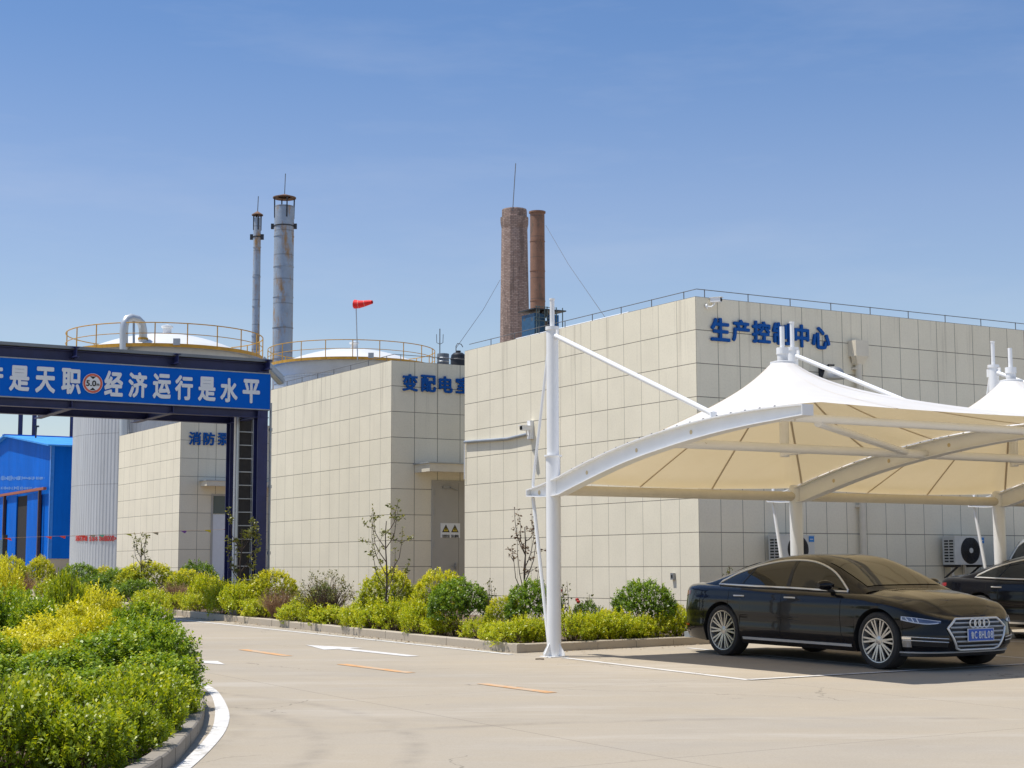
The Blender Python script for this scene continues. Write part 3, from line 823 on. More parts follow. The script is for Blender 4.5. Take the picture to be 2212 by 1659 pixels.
# vertical cable ladder and risers beside the gantry legs
p = AT(526, 1250, 37.6)
lad = thing('cable_ladder', (p.x, p.y, gz(p.y)), TH, 'vertical galvanised cable ladder filled with black cables, between the gantry legs', 'cable ladder')
q = MB(); q.box((-0.15, -0.02, 0.3), (0.135, 0.03, 4.95)); q.build('cables', plain('cable_black', (0.022, 0.020, 0.020), 0.6, var=0.35, scale=9), lad)
q = MB()
for k in range(15):
    z = 0.5 + k*0.31; q.box((-0.19, -0.055, z), (0.2, -0.025, z + 0.022))
for x in (-0.20, 0.155): q.box((x, -0.06, 0.25), (x + 0.02, 0.06, 5.0))
q.box((0.19, -0.02, 0.25), (0.33, 0.05, 5.05)); q.build('rail', M_galv, lad)
q = MB(); q.tube([(-0.26, 0, 0.2), (-0.26, 0, 5.0)], 0.026, 10); q.build('riser_pipe', M_white, lad, smooth=50)
q = MB(); q.box((-0.35, -0.25, -0.1), (0.45, 0.3, 0.42)); q.build('footing', M_kerb, lad)
p = AT(580, 1240, 36.9)
rp = thing('riser_pipe', (p.x, p.y, gz(p.y)), TH, 'thin grey riser pipe between the right gantry leg and the cream wall', 'pipe')
q = MB(); q.tube([(0, 0, 0), (0, 0, 4.85)], 0.03, 8)
for z in (1.4, 2.9, 4.2): q.tube([(0, 0, z), (0, 0, z + 0.07)], 0.048, 8)
me = q.mesh('riser_pipe', M_galv, 50); o = link('pipe', me, rp)
p = AT(596, 800, 38.4)
tr = thing('cable_tray', (p.x, p.y, p.z), TH, 'short galvanised cable tray sloping down from the gantry end to a roof', 'cable tray')
q = MB()
q.bar((-0.35, 0, 0.15), (0.15, 0.0, -0.32), 0.3, 0.025); q.bar((-0.35, -0.14, 0.19), (0.15, -0.14, -0.28), 0.02, 0.1); q.bar((-0.35, 0.14, 0.19), (0.15, 0.14, -0.28), 0.02, 0.1)
q.build('trough', M_galv, tr)
q = MB(); q.bar((-0.30, 0.05, 0.3), (0.22, 0.05, -0.15), 0.05, 0.05); q.build('conduit', M_galv, tr)

# ------------------------------------------------------------------ storage tanks
def tank_mat(name, col):
    m, nt, b = mat(name); N = NT(nt)
    b.inputs['Metallic'].default_value = 0.35; b.inputs['Roughness'].default_value = 0.45
    oc = N.coord()
    f = N.noise(N.map(oc, (1, 1, 0.15)), 1.4, 5.0, 0.65)
    c = N.ramp(f, [(0.3, tuple(x*0.86 for x in col)), (0.7, tuple(min(1, x*1.08) for x in col))])
    sx = N.n('ShaderNodeSeparateXYZ'); N.l(oc, sx.inputs[0])
    fr = N.math('FRACT', N.math('DIVIDE', sx.outputs[2], 2.45))
    c = N.mix(N.math('MULTIPLY', N.math('LESS_THAN', fr, 0.014), 0.5), c, tuple(x*0.35 for x in col))
    N.l(c, b.inputs['Base Color'])
    return m
M_tank = tank_mat('tank_cladding', (0.56, 0.57, 0.58))
M_tankrim = plain('tank_rim_sheet', (0.50, 0.53, 0.56), 0.5, 0.2, var=0.08, scale=1.2)
M_dome = plain('tank_dome_paint', (0.64, 0.645, 0.635), 0.45, var=0.06, scale=1.0)
def tank(px, d, Rt, Rr, zw, zapex, label, ribs):
    c = AT(px, 1227, d); zb = gz(c.y) - 0.2
    o = thing('storage_tank', (c.x, c.y, zb), 0, label, 'tank', 'twin storage tanks')
    zw -= zb; zapex -= zb
    q = MB(); n = ribs*6
    prof = [0, .0, .016, .016, .016, .0]
    rows = []
    for z in (0.0, zw*0.5, zw - 0.75):
        rows.append([((Rt + prof[k % 6])*math.cos(2*math.pi*k/n), (Rt + prof[k % 6])*math.sin(2*math.pi*k/n), z) for k in range(n)] )
    for r in rows: r.append(r[0])
    q.grid(rows); q.build('shell', M_tank, o, fix=False)
    q = MB(); q.lathe([(Rt + 0.03, zw - 0.78), (Rt + 0.06, zw - 0.74), (Rt + 0.05, zw + 0.0), (Rt - 0.05, zw + 0.02)], 96); q.build('rim', M_tankrim, o, smooth=40)
    h = zapex - zw; prof = []
    for k in range(15):
        a = k/14; prof.append((Rt*(1-a), zw + h*(1 - (1-a)**2)))
    q = MB(); q.lathe(prof, 72); q.build('dome', M_dome, o, smooth=60)
    q = MB(); q.lathe([(Rt + 0.02, zw - 0.05), (Rr, zw - 0.05), (Rr, zw - 0.02), (Rt + 0.02, zw - 0.02), (Rt + 0.02, zw - 0.05)], 72); q.build('walkway', M_galv, o)
    q = MB(); q.lathe([(Rr, zw - 0.07), (Rr + 0.012, zw - 0.07), (Rr + 0.012, zw + 0.10), (Rr, zw + 0.10), (Rr, zw - 0.07)], 72); q.build('toe_board', M_yellow, o)
    q = MB(); ring = lambda z: [(Rr*math.cos(a), Rr*math.sin(a), z) for a in np.linspace(0, 2*math.pi, 73)[:-1]]
    q.tube(ring(zw + 1.1), 0.027, 6, closed=True); q.build('top_rail', M_yellow, o, smooth=60)
    q = MB(); q.tube(ring(zw + 0.58), 0.020, 6, closed=True); q.build('mid_rail', M_yellow, o, smooth=60)
    pm = MB(); pm.tube([(0, 0, zw), (0, 0, zw + 1.1)], 0.029, 6); pme = pm.mesh('rail_post', M_yellow)
    for k in range(20):
        a = 2*math.pi*(k + 0.35)/20
        po = link('rail_post', pme, o); po.location = (Rr*math.cos(a), Rr*math.sin(a), 0)
    q = MB(); q.lathe([(0, 0), (0.22, 0), (0.22, 0.3), (0.3, 0.34), (0.3, 0.42), (0, 0.5)], 16, (0.2, -0.6, zapex - 0.06)); q.build('vent_cap', M_white, o, smooth=30)
    q = MB(); a = -1.25; q.box((Rr*math.cos(a) - 0.16, Rr*math.sin(a) - 0.08, zw + 0.02), (Rr*math.cos(a) + 0.16, Rr*math.sin(a) + 0.06, zw + 0.34)); q.build('floodlight', M_galv, o)
    return o, c, zb
T1, tc1, tz1 = tank(347, 82.0, 4.43, 4.92, 12.25, 13.45, 'grey corrugated storage tank rising behind the slogan sign with a bent pipe on top', 140)
T2, tc2, tz2 = tank(756, 100.0, 4.75, 5.17, 13.9, 15.1, 'grey storage tank with white dome, below the windsock, behind the middle cream building', 150)
# red lettering round the shell of the first tank
me0 = {}
s = '消防水罐全容水容积800m³'
xs_ = [166, 172.5, 179, 185.5, 195, 201.5, 208, 217, 223, 228.5, 233.5, 238.5, 244, 249]
for ch, px in zip(s, xs_):
    r = ray(px, 1163)
    ox, oy = -tc1.x, -tc1.y
    a = r.x**2 + 1; bq = 2*(ox*r.x + oy); cq = ox*ox + oy*oy - 4.462**2
    dd = (-bq - math.sqrt(max(0, bq*bq - 4*a*cq)))/(2*a)
    wx, wy = r.x*dd, dd
    ang = math.atan2(wy - tc1.y, wx - tc1.x)
    view = math.atan2(-wy, -wx)
    fs = max(0.35, math.cos(ang - view))
    wpx = 6.0 if ord(ch) > 256 else 4.6
    me = fit_text(text_mesh(ch, 0.3, 0.004, 0.006), min(0.42, wpx*dd/3500/fs), 0.27 if ch != '³' else 0.12); me.materials.append(M_red)
    o = link('letter', me, T1); o.location = (wx - tc1.x, wy - tc1.y, CAM_H + r.z*dd - tz1); o.rotation_euler = (R(90), 0, ang + R(90))
# swan-neck pipe
pp_ = [AT(267.5, 1225, 77.3), AT(267.5, 715, 77.3), AT(269, 700, 77.3), AT(274, 690, 77.4), AT(283, 686.5, 77.6), AT(297, 690, 78.0), AT(306, 699, 78.2), AT(309, 714, 78.4), AT(309, 748, 78.4)]
pp_[0].z = gz(80)
q = MB(); q.tube(pp_, 0.205, 16); o = q.build('vent_pipe', plain('vent_pipe_steel', (0.52, 0.55, 0.57), 0.38, 0.4, var=0.08, scale=1.2), None, smooth=60)
swan = thing('vent_pipe', Vector((pp_[0].x, pp_[0].y, pp_[0].z)), 0, 'thick pale grey swan neck pipe bending over the rail of the left tank', 'pipe')
o.parent = swan; o.matrix_parent_inverse = Matrix.Translation(-swan.location); o.name = 'pipe'
q = MB(); w = AT(309, 732, 78.4)
q.lathe([(0.2, -0.05), (0.25, -0.05), (0.25, 0.05), (0.2, 0.05)], 18, (w.x - swan.location.x, w.y - swan.location.y, w.z - swan.location.z)); q.build('flange', M_yellow, swan)
w0, w1 = AT(289, 765, 77.6), AT(289, 695, 77.7)
q = MB(); q.tube([w0 - swan.location, w1 - swan.location], 0.06, 8); q.build('support', M_galv, swan)
# windsock on the second tank
w0 = AT(772.5, 775, 94.7); w1 = AT(769, 655, 94.7)
ws = thing('windsock', w0, 0, 'red windsock blowing to the right on a thin pole above the tank rail', 'windsock')
q = MB(); q.tube([Vector((0, 0, -0.1)), w1 - w0], 0.035, 6); q.build('pole', M_galv, ws)
e = [AT(766, 657, 94.7), AT(775, 657.5, 94.6), AT(786, 656, 94.5), AT(797, 653.5, 94.5), AT(804, 652.5, 94.4)]
rs = [0.27, 0.235, 0.19, 0.145, 0.105]
M_sock, _nt, _b = mat('sock_red'); _b.inputs['Base Color'].default_value = (0.75, 0.012, 0.012, 1); _b.inputs['Roughness'].default_value = 0.7
q = MB(); q.tube([x - w0 for x in e], rs, 14, caps=False); so_ = q.build('sock', M_sock, ws, smooth=60); 
q = MB()
for i in (1, 2, 3):
    a, b = e[i] - w0, (e[i] + (e[i+1] - e[i])*0.07) - w0
    q.tube([a, b], rs[i] + 0.006, 14, caps=False)
q.build('band', plain('sock_band', (0.75, 0.35, 0.3), 0.7), so_)

# ------------------------------------------------------------------ steel stacks and brick chimney
def rust_mat(name, base, rust, amount, zsc=0.35):
    m, nt, b = mat(name); N = NT(nt)
    b.inputs['Roughness'].default_value = 0.7; b.inputs['Metallic'].default_value = 0.15
    oc = N.coord()
    f = N.noise(N.map(oc, (1, 1, zsc)), 1.3, 6.0, 0.7)
    f2 = N.noise(oc, 0.9, 5.0, 0.7)
    k = N.math('MULTIPLY', N.math('SUBTRACT', f, amount), 7.0)
    k.node.use_clamp = True
    c = N.mix(k, N.ramp(f2, [(0.3, tuple(x*0.8 for x in base)), (0.7, tuple(x*1.1 for x in base))]), rust)
    sx = N.n('ShaderNodeSeparateXYZ'); N.l(oc, sx.inputs[0])
    fr = N.math('FRACT', N.math('DIVIDE', sx.outputs[2], 2.0))
    c = N.mix(N.math('MULTIPLY', N.math('LESS_THAN', fr, 0.05), 0.35), c, (0.07, 0.06, 0.05))
    N.l(c, b.inputs['Base Color'])
    return m
M_stack = rust_mat('stack_grey_rusty', (0.33, 0.39, 0.46), (0.36, 0.21, 0.085), 0.49)
M_stack2 = rust_mat('stack_rust', (0.27, 0.145, 0.095), (0.13, 0.095, 0.07), 0.52)
M_rustcap = plain('rusty_cap', (0.16, 0.085, 0.05), 0.8, var=0.3)
def stack(px, d, wpx_top, wpx_bot, ytop, ycap, label, rod_top, rust=None, cap_w=None, lug_y=None):
    c = AT(px, 770, d); zb = 0.85
    o = thing('steel_stack', (c.x, c.y, zb), 0, label, 'chimney')
    zt_ = AT(px, ytop, d).z - zb
    r1, r0 = wpx_top*d/3500/2, wpx_bot*d/3500/2
    q = MB(); n = 24; prof = [(r0 + (r1-r0)*k/12, zt_*k/12) for k in range(13)] + [(r1*0.9, zt_)]
    q.lathe(prof, 32)
    for k in range(2, 12): 
        r = r0 + (r1-r0)*k/12; q.lathe([(r, zt_*k/12 - 0.04), (r + 0.03, zt_*k/12 - 0.04), (r + 0.03, zt_*k/12 + 0.04), (r, zt_*k/12 + 0.04)], 32)
    q.build('flue', rust or M_stack, o, smooth=40)
    if cap_w:
        zc = AT(px, ycap, d).z - zb; rc = cap_w*d/3500/2
        q = MB(); q.lathe([(rc*0.55, zc - 0.12), (rc, zc - 0.22), (rc, zc - 0.14), (0.0, zc + 0.16)], 28); q.build('rain_cap', M_rustcap, o, smooth=25)
        q = MB()
        for k in range(4):
            a = 0.4 + k*math.pi/2; q.tube([(r1*math.cos(a), r1*math.sin(a), zt_ - 1.0), (r1*1.04*math.cos(a), r1*1.04*math.sin(a), zc - 0.1)], 0.06, 6)
        q.build('cap_strut', M_dark, o)
        zr0 = zc
    else: zr0 = zt_
    zr = AT(px, rod_top, d).z - zb
    q = MB(); q.tube([(0, 0, zr0), (0.05, 0, zr)], 0.035, 5); q.build('lightning_rod', M_wire, o)
    if lug_y:
        zl = AT(px, lug_y, d).z - zb
        q = MB(); q.lathe([(r1 - 0.02, zl - 0.05), (r1 + 0.035, zl - 0.05), (r1 + 0.035, zl + 0.05), (r1 - 0.02, zl + 0.05)], 24)
        for s in (-1, 1): q.box((s*(r1 + 0.14) - 0.13, -0.08, zl - 0.22), (s*(r1 + 0.14) + 0.10, 0.08, zl + 0.22))
        q.build('clamp_ring', M_dark, o)
    return o
stack(610, 130.0, 43, 45, 446, 423, 'tall grey steel stack streaked with rust, wide cap on struts', 375, cap_w=51, lug_y=489)
stack(551.5, 128.0, 16, 18.5, 471, 460, 'slim grey steel stack with small cap, left of the wide capped stack', 424, cap_w=25, lug_y=512)
rs_ = stack(1162, 152.0, 32, 35, 458, 458, 'rust brown steel stack close beside the brick chimney', 456, rust=M_stack2)
q = MB(); r_ = 33.5*152/3500/2; zt_ = AT(1162, 458, 152).z - 0.85; q.lathe([(r_, zt_ - 0.12), (r_ + 0.07, zt_ - 0.12), (r_ + 0.07, zt_ + 0.03), (r_*0.85, zt_ + 0.03)], 28); q.build('top_ring', M_stack2, rs_)
def brick_mat():
    m, nt, b = mat('old_brickwork'); N = NT(nt)
    b.inputs['Roughness'].default_value = 0.9
    oc = N.coord(); sx = N.n('ShaderNodeSeparateXYZ'); N.l(oc, sx.inputs[0])
    an = N.math('ARCTAN2', sx.outputs[1], sx.outputs[0])
    cb = N.n('ShaderNodeCombineXYZ'); N.l(N.math('MULTIPLY', an, 1.4), cb.inputs[0]); N.l(sx.outputs[2], cb.inputs[1])
    br = N.n('ShaderNodeTexBrick'); N.l(cb.outputs[0], br.inputs['Vector'])
    br.inputs['Scale'].default_value = 1.0; br.inputs['Brick Width'].default_value = 0.42; br.inputs['Row Height'].default_value = 0.17; br.inputs['Mortar Size'].default_value = 0.028
    br.inputs['Color1'].default_value = (0.27, 0.18, 0.148, 1); br.inputs['Color2'].default_value = (0.43, 0.315, 0.268, 1); br.inputs['Mortar'].default_value = (0.20, 0.15, 0.125, 1)
    f = N.noise(N.map(oc, (1, 1, 0.10)), 1.5, 5.0, 0.7)
    f3 = N.noise(oc, 1.1, 5.0, 0.7)
    c = N.mix(N.math('MULTIPLY', N.math('GREATER_THAN', f, 0.55), 0.50), br.outputs['Color'], (0.12, 0.09, 0.075))
    c = N.mix(N.math('MULTIPLY', N.math('GREATER_THAN', f3, 0.6), 0.25), c, (0.42, 0.31, 0.26))
    N.l(c, b.inputs['Base Color'])
    return m
M_brick = brick_mat()
d = 160.0; c = AT(1112, 700, d)
ch = thing('brick_chimney', (c.x, c.y, 0.8), 0, 'weathered red brick chimney with corbelled head and a rod', 'chimney')
zz = lambda y: AT(1112, y, d).z - 0.8
rr_ = lambda w: w*d/3500/2
q = MB(); q.lathe([(rr_(74), 0), (rr_(66), zz(740)), (rr_(58.5), zz(500)), (rr_(58), zz(494))], 12, a0=0.2, a1=0.2 + 2*math.pi); q.build('shaft', M_brick, ch, smooth=20)
q = MB(); q.lathe([(rr_(57.5), zz(497)), (rr_(62.5), zz(483)), (rr_(63), zz(471)), (rr_(56.5), zz(470)), (rr_(56), zz(455)), (rr_(54), zz(453)), (rr_(40), zz(453)), (rr_(40), zz(470))], 12, a0=0.2, a1=0.2 + 2*math.pi); q.build('head', M_brick, ch, smooth=15)
q = MB(); w1 = AT(1114, 353, d) - ch.location; q.tube([Vector((-0.2, -1.2, zz(462))), Vector((-0.15, -1.2, zz(452))), w1], 0.045, 5); q.build('lightning_rod', M_wire, ch)
def guy(p0, p1, label):
    o = thing('guy_wire', p1, 0, label, 'wire')
    q = MB(); q.tube([Vector((0, 0, 0)), (p0 - p1)*0.5 + Vector((0, 0, -0.3)), p0 - p1], 0.022, 4); q.build('wire', M_wire, o)
guy(AT(1179, 487, 152), AT(1306, 684, 95), 'thin guy wire slanting down to the right from the rusty stack')
guy(AT(1080, 605, 160), AT(985, 752, 100), 'thin guy wire slanting down to the left of the brick chimney')
# blue dust collector in front of the rusty stack
d = 105.0; c = AT(1180, 720, d)
dc = thing('dust_collector', (c.x, c.y, 0.8), TH, 'blue machine housing with railed platform at the foot of the rusty stack', 'machine')
s = d/3500
bx_ = lambda x0, y0, x1, y1, ya, yb: (((x0-1180)*s, ya, zd(y1)), ((x1-1180)*s, yb, zd(y0)))
zd = lambda y: AT(1180, y, d).z - 0.8
q = MB(); lo, hi = bx_(1150, 678, 1178, 760, 0, 1.6); q.box((lo[0], lo[1], 0), hi); q.build('casing', plain('machine_blue', (0.02, 0.085, 0.17), 0.5, var=0.25, dirt=((0.10, 0.09, 0.07), 0.62)), dc)
q = MB(); lo, hi = bx_(1196, 676, 1221, 720, 0.4, 0.6); q.box(lo, hi); q.build('panel', plain('panel_blue', (0.012, 0.13, 0.38), 0.45), dc)
q = MB(); lo, hi = bx_(1145, 668, 1228, 670.5, -0.2, 1.8); q.box(lo, hi); q.build('canopy', M_dark, dc)
q = MB()
for x in (1151, 1157, 1172, 1178, 1202, 1218):
    lo, hi = bx_(x, 663, x + 1.6, 760, -0.2, -0.15); q.box(lo, hi)
for y in (664, 687, 694): lo, hi = bx_(1147, y, 1200, y + 1.3, -0.2, -0.15); q.box(lo, hi)
q.build('frame', plain('frame_green_steel', (0.10, 0.14, 0.14), 0.6), dc)
q = MB(); lo, hi = bx_(1187, 690, 1197, 720, 0.5, 1.0); q.box(lo, hi); q.build('motor', M_rustcap, dc)
q = MB(); q.tube([((1172-1180)*s, 0.2, zd(672)), ((1185-1180)*s, 0.2, zd(680))], 0.22, 8); q.build('duct', M_dark, dc)
# small things on the roofs behind the middle building
d = 60.0
c = AT(957, 775, d); ob = thing('water_drum', (c.x, c.y, AT(957, 790, d).z), 0, 'grey steel drum showing above the middle flat roof', 'drum')
q = MB(); r_ = 13.2*d/3500; h_ = 26*d/3500; q.lathe([(0, -1.2), (r_, -1.2), (r_, h_ - 0.04), (r_*0.97, h_), (0, h_)], 24); q.build('shell', rust_mat('drum_grey', (0.16, 0.185, 0.21), (0.08, 0.08, 0.08), 0.6), ob, smooth=30)
q = MB(); 
for k in (0.3, 0.6): q.lathe([(r_, h_*k), (r_ + 0.015, h_*k + 0.015), (r_, h_*k + 0.03)], 24)
q.build('hoop', M_galv, ob)
c = AT(990, 775, d + 2); ob = thing('roof_tank', (c.x, c.y, AT(990, 790, d+2).z), 0, 'black domed tank showing beside the grey drum above the middle roof', 'tank')
r_ = 17*(d+2)/3500; h_ = 30*(d+2)/3500
q = MB(); q.lathe([(0, -1.2), (r_, -1.2), (r_, h_*0.5), (r_*0.9, h_*0.78), (r_*0.6, h_*0.93), (0.0, h_)], 24); q.build('shell', M_black, ob, smooth=30)
q = MB(); q.lathe([(r_*0.99, h_*0.42), (r_ + 0.02, h_*0.46), (r_*0.99, h_*0.5)], 24); q.lathe([(0.0, h_), (0.1, h_), (0.1, h_ + 0.05), (0, h_ + 0.05)], 12); q.build('hoop', M_dark, ob)
c = AT(950, 790, 62); an_ = thing('antenna', c, 0, 'forked thin lightning rod standing above the middle roof', 'antenna')
h_ = AT(948.5, 710, 62).z - c.z; q = MB(); q.tube([(0, 0, -1), (0, 0, h_)], 0.02, 5); q.build('pole', M_wire, an_)
q = MB(); 
for s_ in (-1, 1): q.tube([(0, 0, h_*0.58), (s_*0.12, 0, h_*0.62), (s_*0.13, 0, h_*0.85)], 0.012, 5)
q.build('prong', M_wire, an_)
c = AT(985, 770, 63); hk = thing('vent_hook', c, 0, 'thin hooked pipe standing over the black roof tank', 'pipe')
h_ = AT(985, 742, 63).z - c.z; q = MB(); q.tube([(0, 0, -0.5), (0, 0, h_*0.8), (0.06, 0, h_), (0.2, 0, h_*0.95), (0.27, 0, h_*0.72)], 0.018, 5); q.build('pipe', M_wire, hk)

# ------------------------------------------------------------------ blue warehouse at the left
def sheetmetal(name, col, axis, pitch=0.28):
    m, nt, b = mat(name); N = NT(nt)
    b.inputs['Roughness'].default_value = 0.6; b.inputs['Specular IOR Level'].default_value = 0.05
    oc = N.coord(); sx = N.n('ShaderNodeSeparateXYZ'); N.l(oc, sx.inputs[0])
    fr = N.math('FRACT', N.math('DIVIDE', N.math('ADD', sx.outputs[0], N.math('MULTIPLY', sx.outputs[1], 1.0)), pitch))
    rib = N.math('LESS_THAN', N.math('ABSOLUTE', N.math('SUBTRACT', fr, 0.5)), 0.16)
    f = N.noise(N.map(oc, (1, 1, 0.2)), 1.1, 5.0, 0.6)
    c = N.ramp(f, [(0.3, tuple(x*0.85 for x in col)), (0.7, tuple(min(1, x*1.15) for x in col))])
    N.l(c, b.inputs['Base Color'])
    N.bump(rib, 0.5, 0.03, b)
    return m
M_shed = sheetmetal('shed_blue_sheet', (0.003, 0.125, 0.56), 0)
M_shedroof = sheetmetal('shed_roof_sheet', (0.07, 0.30, 0.72), 0)
d = 92.0; c = AT(111, 1000, d)
sh = thing('warehouse', (c.x, c.y, gz(c.y)), TH, 'bright blue sheet metal warehouse at the far left edge', 'building')
def sx_(px, py): t, z = HIT((c.x, c.y), (U.x, U.y), px, py); return t, z - gz(c.y)
ta, za_ = sx_(18, 943); _, ze_ = sx_(111, 963)
D2 = 2*ta; X2 = 16.0; hs = 1.25
q = MB()
q.add([(0, 0, hs), (0, ta, hs), (0, D2, hs), (0, D2, ze_), (0, ta, za_), (0, 0, ze_)], [(5, 4, 3, 2, 1, 0)])
q.add([(0, 0, hs), (X2, 0, hs), (X2, 0, ze_), (0, 0, ze_)], [(0, 1, 2, 3)])
q.add([(0, D2, hs), (X2, D2, hs), (X2, D2, ze_), (0, D2, ze_)], [(3, 2, 1, 0)])
q.add([(X2, 0, hs), (X2, D2, hs), (X2, D2, ze_), (X2, ta, za_), (X2, 0, ze_)], [(0, 1, 2, 3, 4)])
WQ = q
q = MB(); q.box((0.03, 0.03, -0.3), (X2 - 0.03, D2 - 0.03, hs + 0.002)); q.build('plinth', M_kerb, sh)
q = MB()
for s0, s1 in (((-0.35), ta), (D2 + 0.35, ta)):
    sl = (za_ - ze_)/ta
    z0 = ze_ - 0.35*sl
    q.prism([(-0.3, s0, z0), (-0.3, s1, za_), (-0.3, s1, za_ + 0.09), (-0.3, s0, z0 + 0.09)], (X2 + 0.6, 0, 0))
rf = q.build('roof', M_shedroof, sh)
q = MB(); q.box((-0.32, ta - 0.25, za_ + 0.07), (X2 + 0.32, ta + 0.25, za_ + 0.13)); q.build('ridge_cap', M_shed, rf)
q = MB(); q.box((-0.03, -0.03, hs), (0.16, 0.0, ze_)); q.box((-0.03, -0.03, hs), (0.0, 0.2, ze_)); q.build('corner_trim', plain('trim_blue', (0.02, 0.19, 0.62), 0.4), sh)
ty = lambda px, py: sx_(px, py)
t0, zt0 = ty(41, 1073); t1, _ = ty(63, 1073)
q = MB(); q.box((-0.05, min(t0, t1), 0.0), (0.05, max(t0, t1), zt0)); q.build('doorway', plain('doorway_shade', (0.012, 0.010, 0.009), 0.9, var=0.4), sh)  # solid slab painted near black for the shade inside the opening
for pxa, pxb in ((20, 40.5), (63.5, 91), (-40, 15)):
    a, _ = ty(pxa, 1100); b, _ = ty(pxb, 1100)
    q = MB(); q.box((-0.14, min(a, b), 0.05), (-0.07, max(a, b), zt0 + 0.05)); q.build('sliding_door', M_shed, sh)
a0_, z0_ = ty(105, 1056); a1_, _ = ty(-60, 1082)
q = MB(); q.box((-0.30, a0_, z0_ - 0.05), (-0.12, a1_, z0_ + 0.1)); q.build('door_rail', plain('rail_rust_red', (0.33, 0.10, 0.06), 0.7), sh)
for px in (18, 94):
    a, _ = ty(px, 1100); q = MB(); q.box((-0.32, a - 0.09, 0), (-0.16, a + 0.09, z0_ - 0.06)); q.build('door_post', plain('post_brown', (0.05, 0.025, 0.03), 0.6), sh)
# two faded lines of painted lettering, worn to illegible strokes
q = WQ; rr2 = random.Random(3)
for yy, xa, xb, hh in ((1033, 2, 96, 0.32), (1054.5, 2, 92, 0.26)):
    px = xa
    while px < xb:
        w_ = rr2.uniform(0.6, 1.6); a, z = ty(px, yy + rr2.uniform(-0.6, 0.6)); b, _ = ty(px + w_, yy)
        h2 = hh*rr2.uniform(0.25, 1.0)*(1.0 if px < 50 else 0.6)
        q.box((-0.012, min(a, b), z - h2/2), (-0.004, max(a, b), z + h2/2), 1)
        px += w_ + rr2.uniform(0.3, 1.0) + (2.0 if rr2.random() < 0.12 else 0)
q.build('wall', [M_shed, plain('faded_white', (0.12, 0.28, 0.62), 0.6, var=0.2)], sh)
p_ = AT(76, 953, 99); vp = thing('roof_post', p_, 0, 'thin steel post standing on the blue warehouse roof', 'post')
q = MB(); h_ = AT(79, 921, 99).z - p_.z; q.tube([(0, 0, -0.4), (0.05, 0, h_)], 0.05, 6); q.box((-0.08, -0.08, h_ - 0.05), (0.2, 0.08, h_ + 0.05)); q.build('pole', M_dark, vp)
# pipe rack behind the warehouse
p_ = AT(75, 1000, 122); pr = thing('pipe_rack', (p_.x, p_.y, 0.9), TH, 'dark steel pipe rack columns seen above the blue warehouse roof', 'pipe rack')
for px, dd_ in ((44, 122), (74, 122), (156, 120)):
    w = AT(px, 920, dd_); l = Matrix.Rotation(-TH, 3, 'Z') @ (Vector((w.x, w.y, 0.9)) - pr.location)
    q = MB(); ibeam(q, (l.x, l.y, -0.1), (l.x, l.y, 14.0), 0.26, 0.28, 0.03); q.build('column', M_navy, pr)
q = MB(); l = Matrix.Rotation(-TH, 3, 'Z') @ (AT(44, 920, 122) - pr.location); ibeam(q, (-3, l.y, 14.1), (6, l.y, 14.1), 0.25, 0.2); q.build('beam', M_navy, pr)
# ------------------------------------------------------------------ tensile carport
PB = G(1197, 1419)
CO = Vector((PB.x, PB.y, PB.z))
cp = thing('carport', CO, TH, 'white tensile membrane carport with conical peaks over the parked cars', 'carport')
def cp_st(px, py, x=0.0):
    """distance towards the front and height over the post foot, in the frame plane at local x"""
    o = CO + V*x
    t, z = HIT((o.x, o.y), (-U.x, -U.y), px, py)
    return t, z - CO.z
BAY = 4.53
top_px = [(1147, 1058), (1180, 1046), (1213, 1031), (1273, 998), (1357, 961), (1440, 930), (1520, 908), (1603, 891.5), (1680, 880), (1744, 872)]
topc = [cp_st(*p) for p in top_px]
depth = [0.10, 0.19, 0.265, 0.265, 0.245, 0.235, 0.215, 0.19, 0.165, 0.13]
def spl(xs, ys, x):
    return float(np.interp(x, xs, ys))
def cubic(pts, x):
    """monotone-ish smooth interpolation through points (Catmull-Rom slopes)"""
    xs = [p[0] for p in pts]; ys = [p[1] for p in pts]
    if x <= xs[0]: return ys[0]
    if x >= xs[-1]: return ys[-1]
    i = 0
    while xs[i+1] < x: i += 1
    def slope(k):
        if k == 0: return (ys[1]-ys[0])/(xs[1]-xs[0])
        if k == len(xs)-1: return (ys[-1]-ys[-2])/(xs[-1]-xs[-2])
        return (ys[k+1]-ys[k-1])/(xs[k+1]-xs[k-1])
    h = xs[i+1]-xs[i]; t = (x-xs[i])/h
    return ((2*t**3-3*t*t+1)*ys[i] + (t**3-2*t*t+t)*h*slope(i) + (-2*t**3+3*t*t)*ys[i+1] + (t**3-t*t)*h*slope(i+1))
ss = [p[0] for p in topc]; zs_ = [p[1] for p in topc]
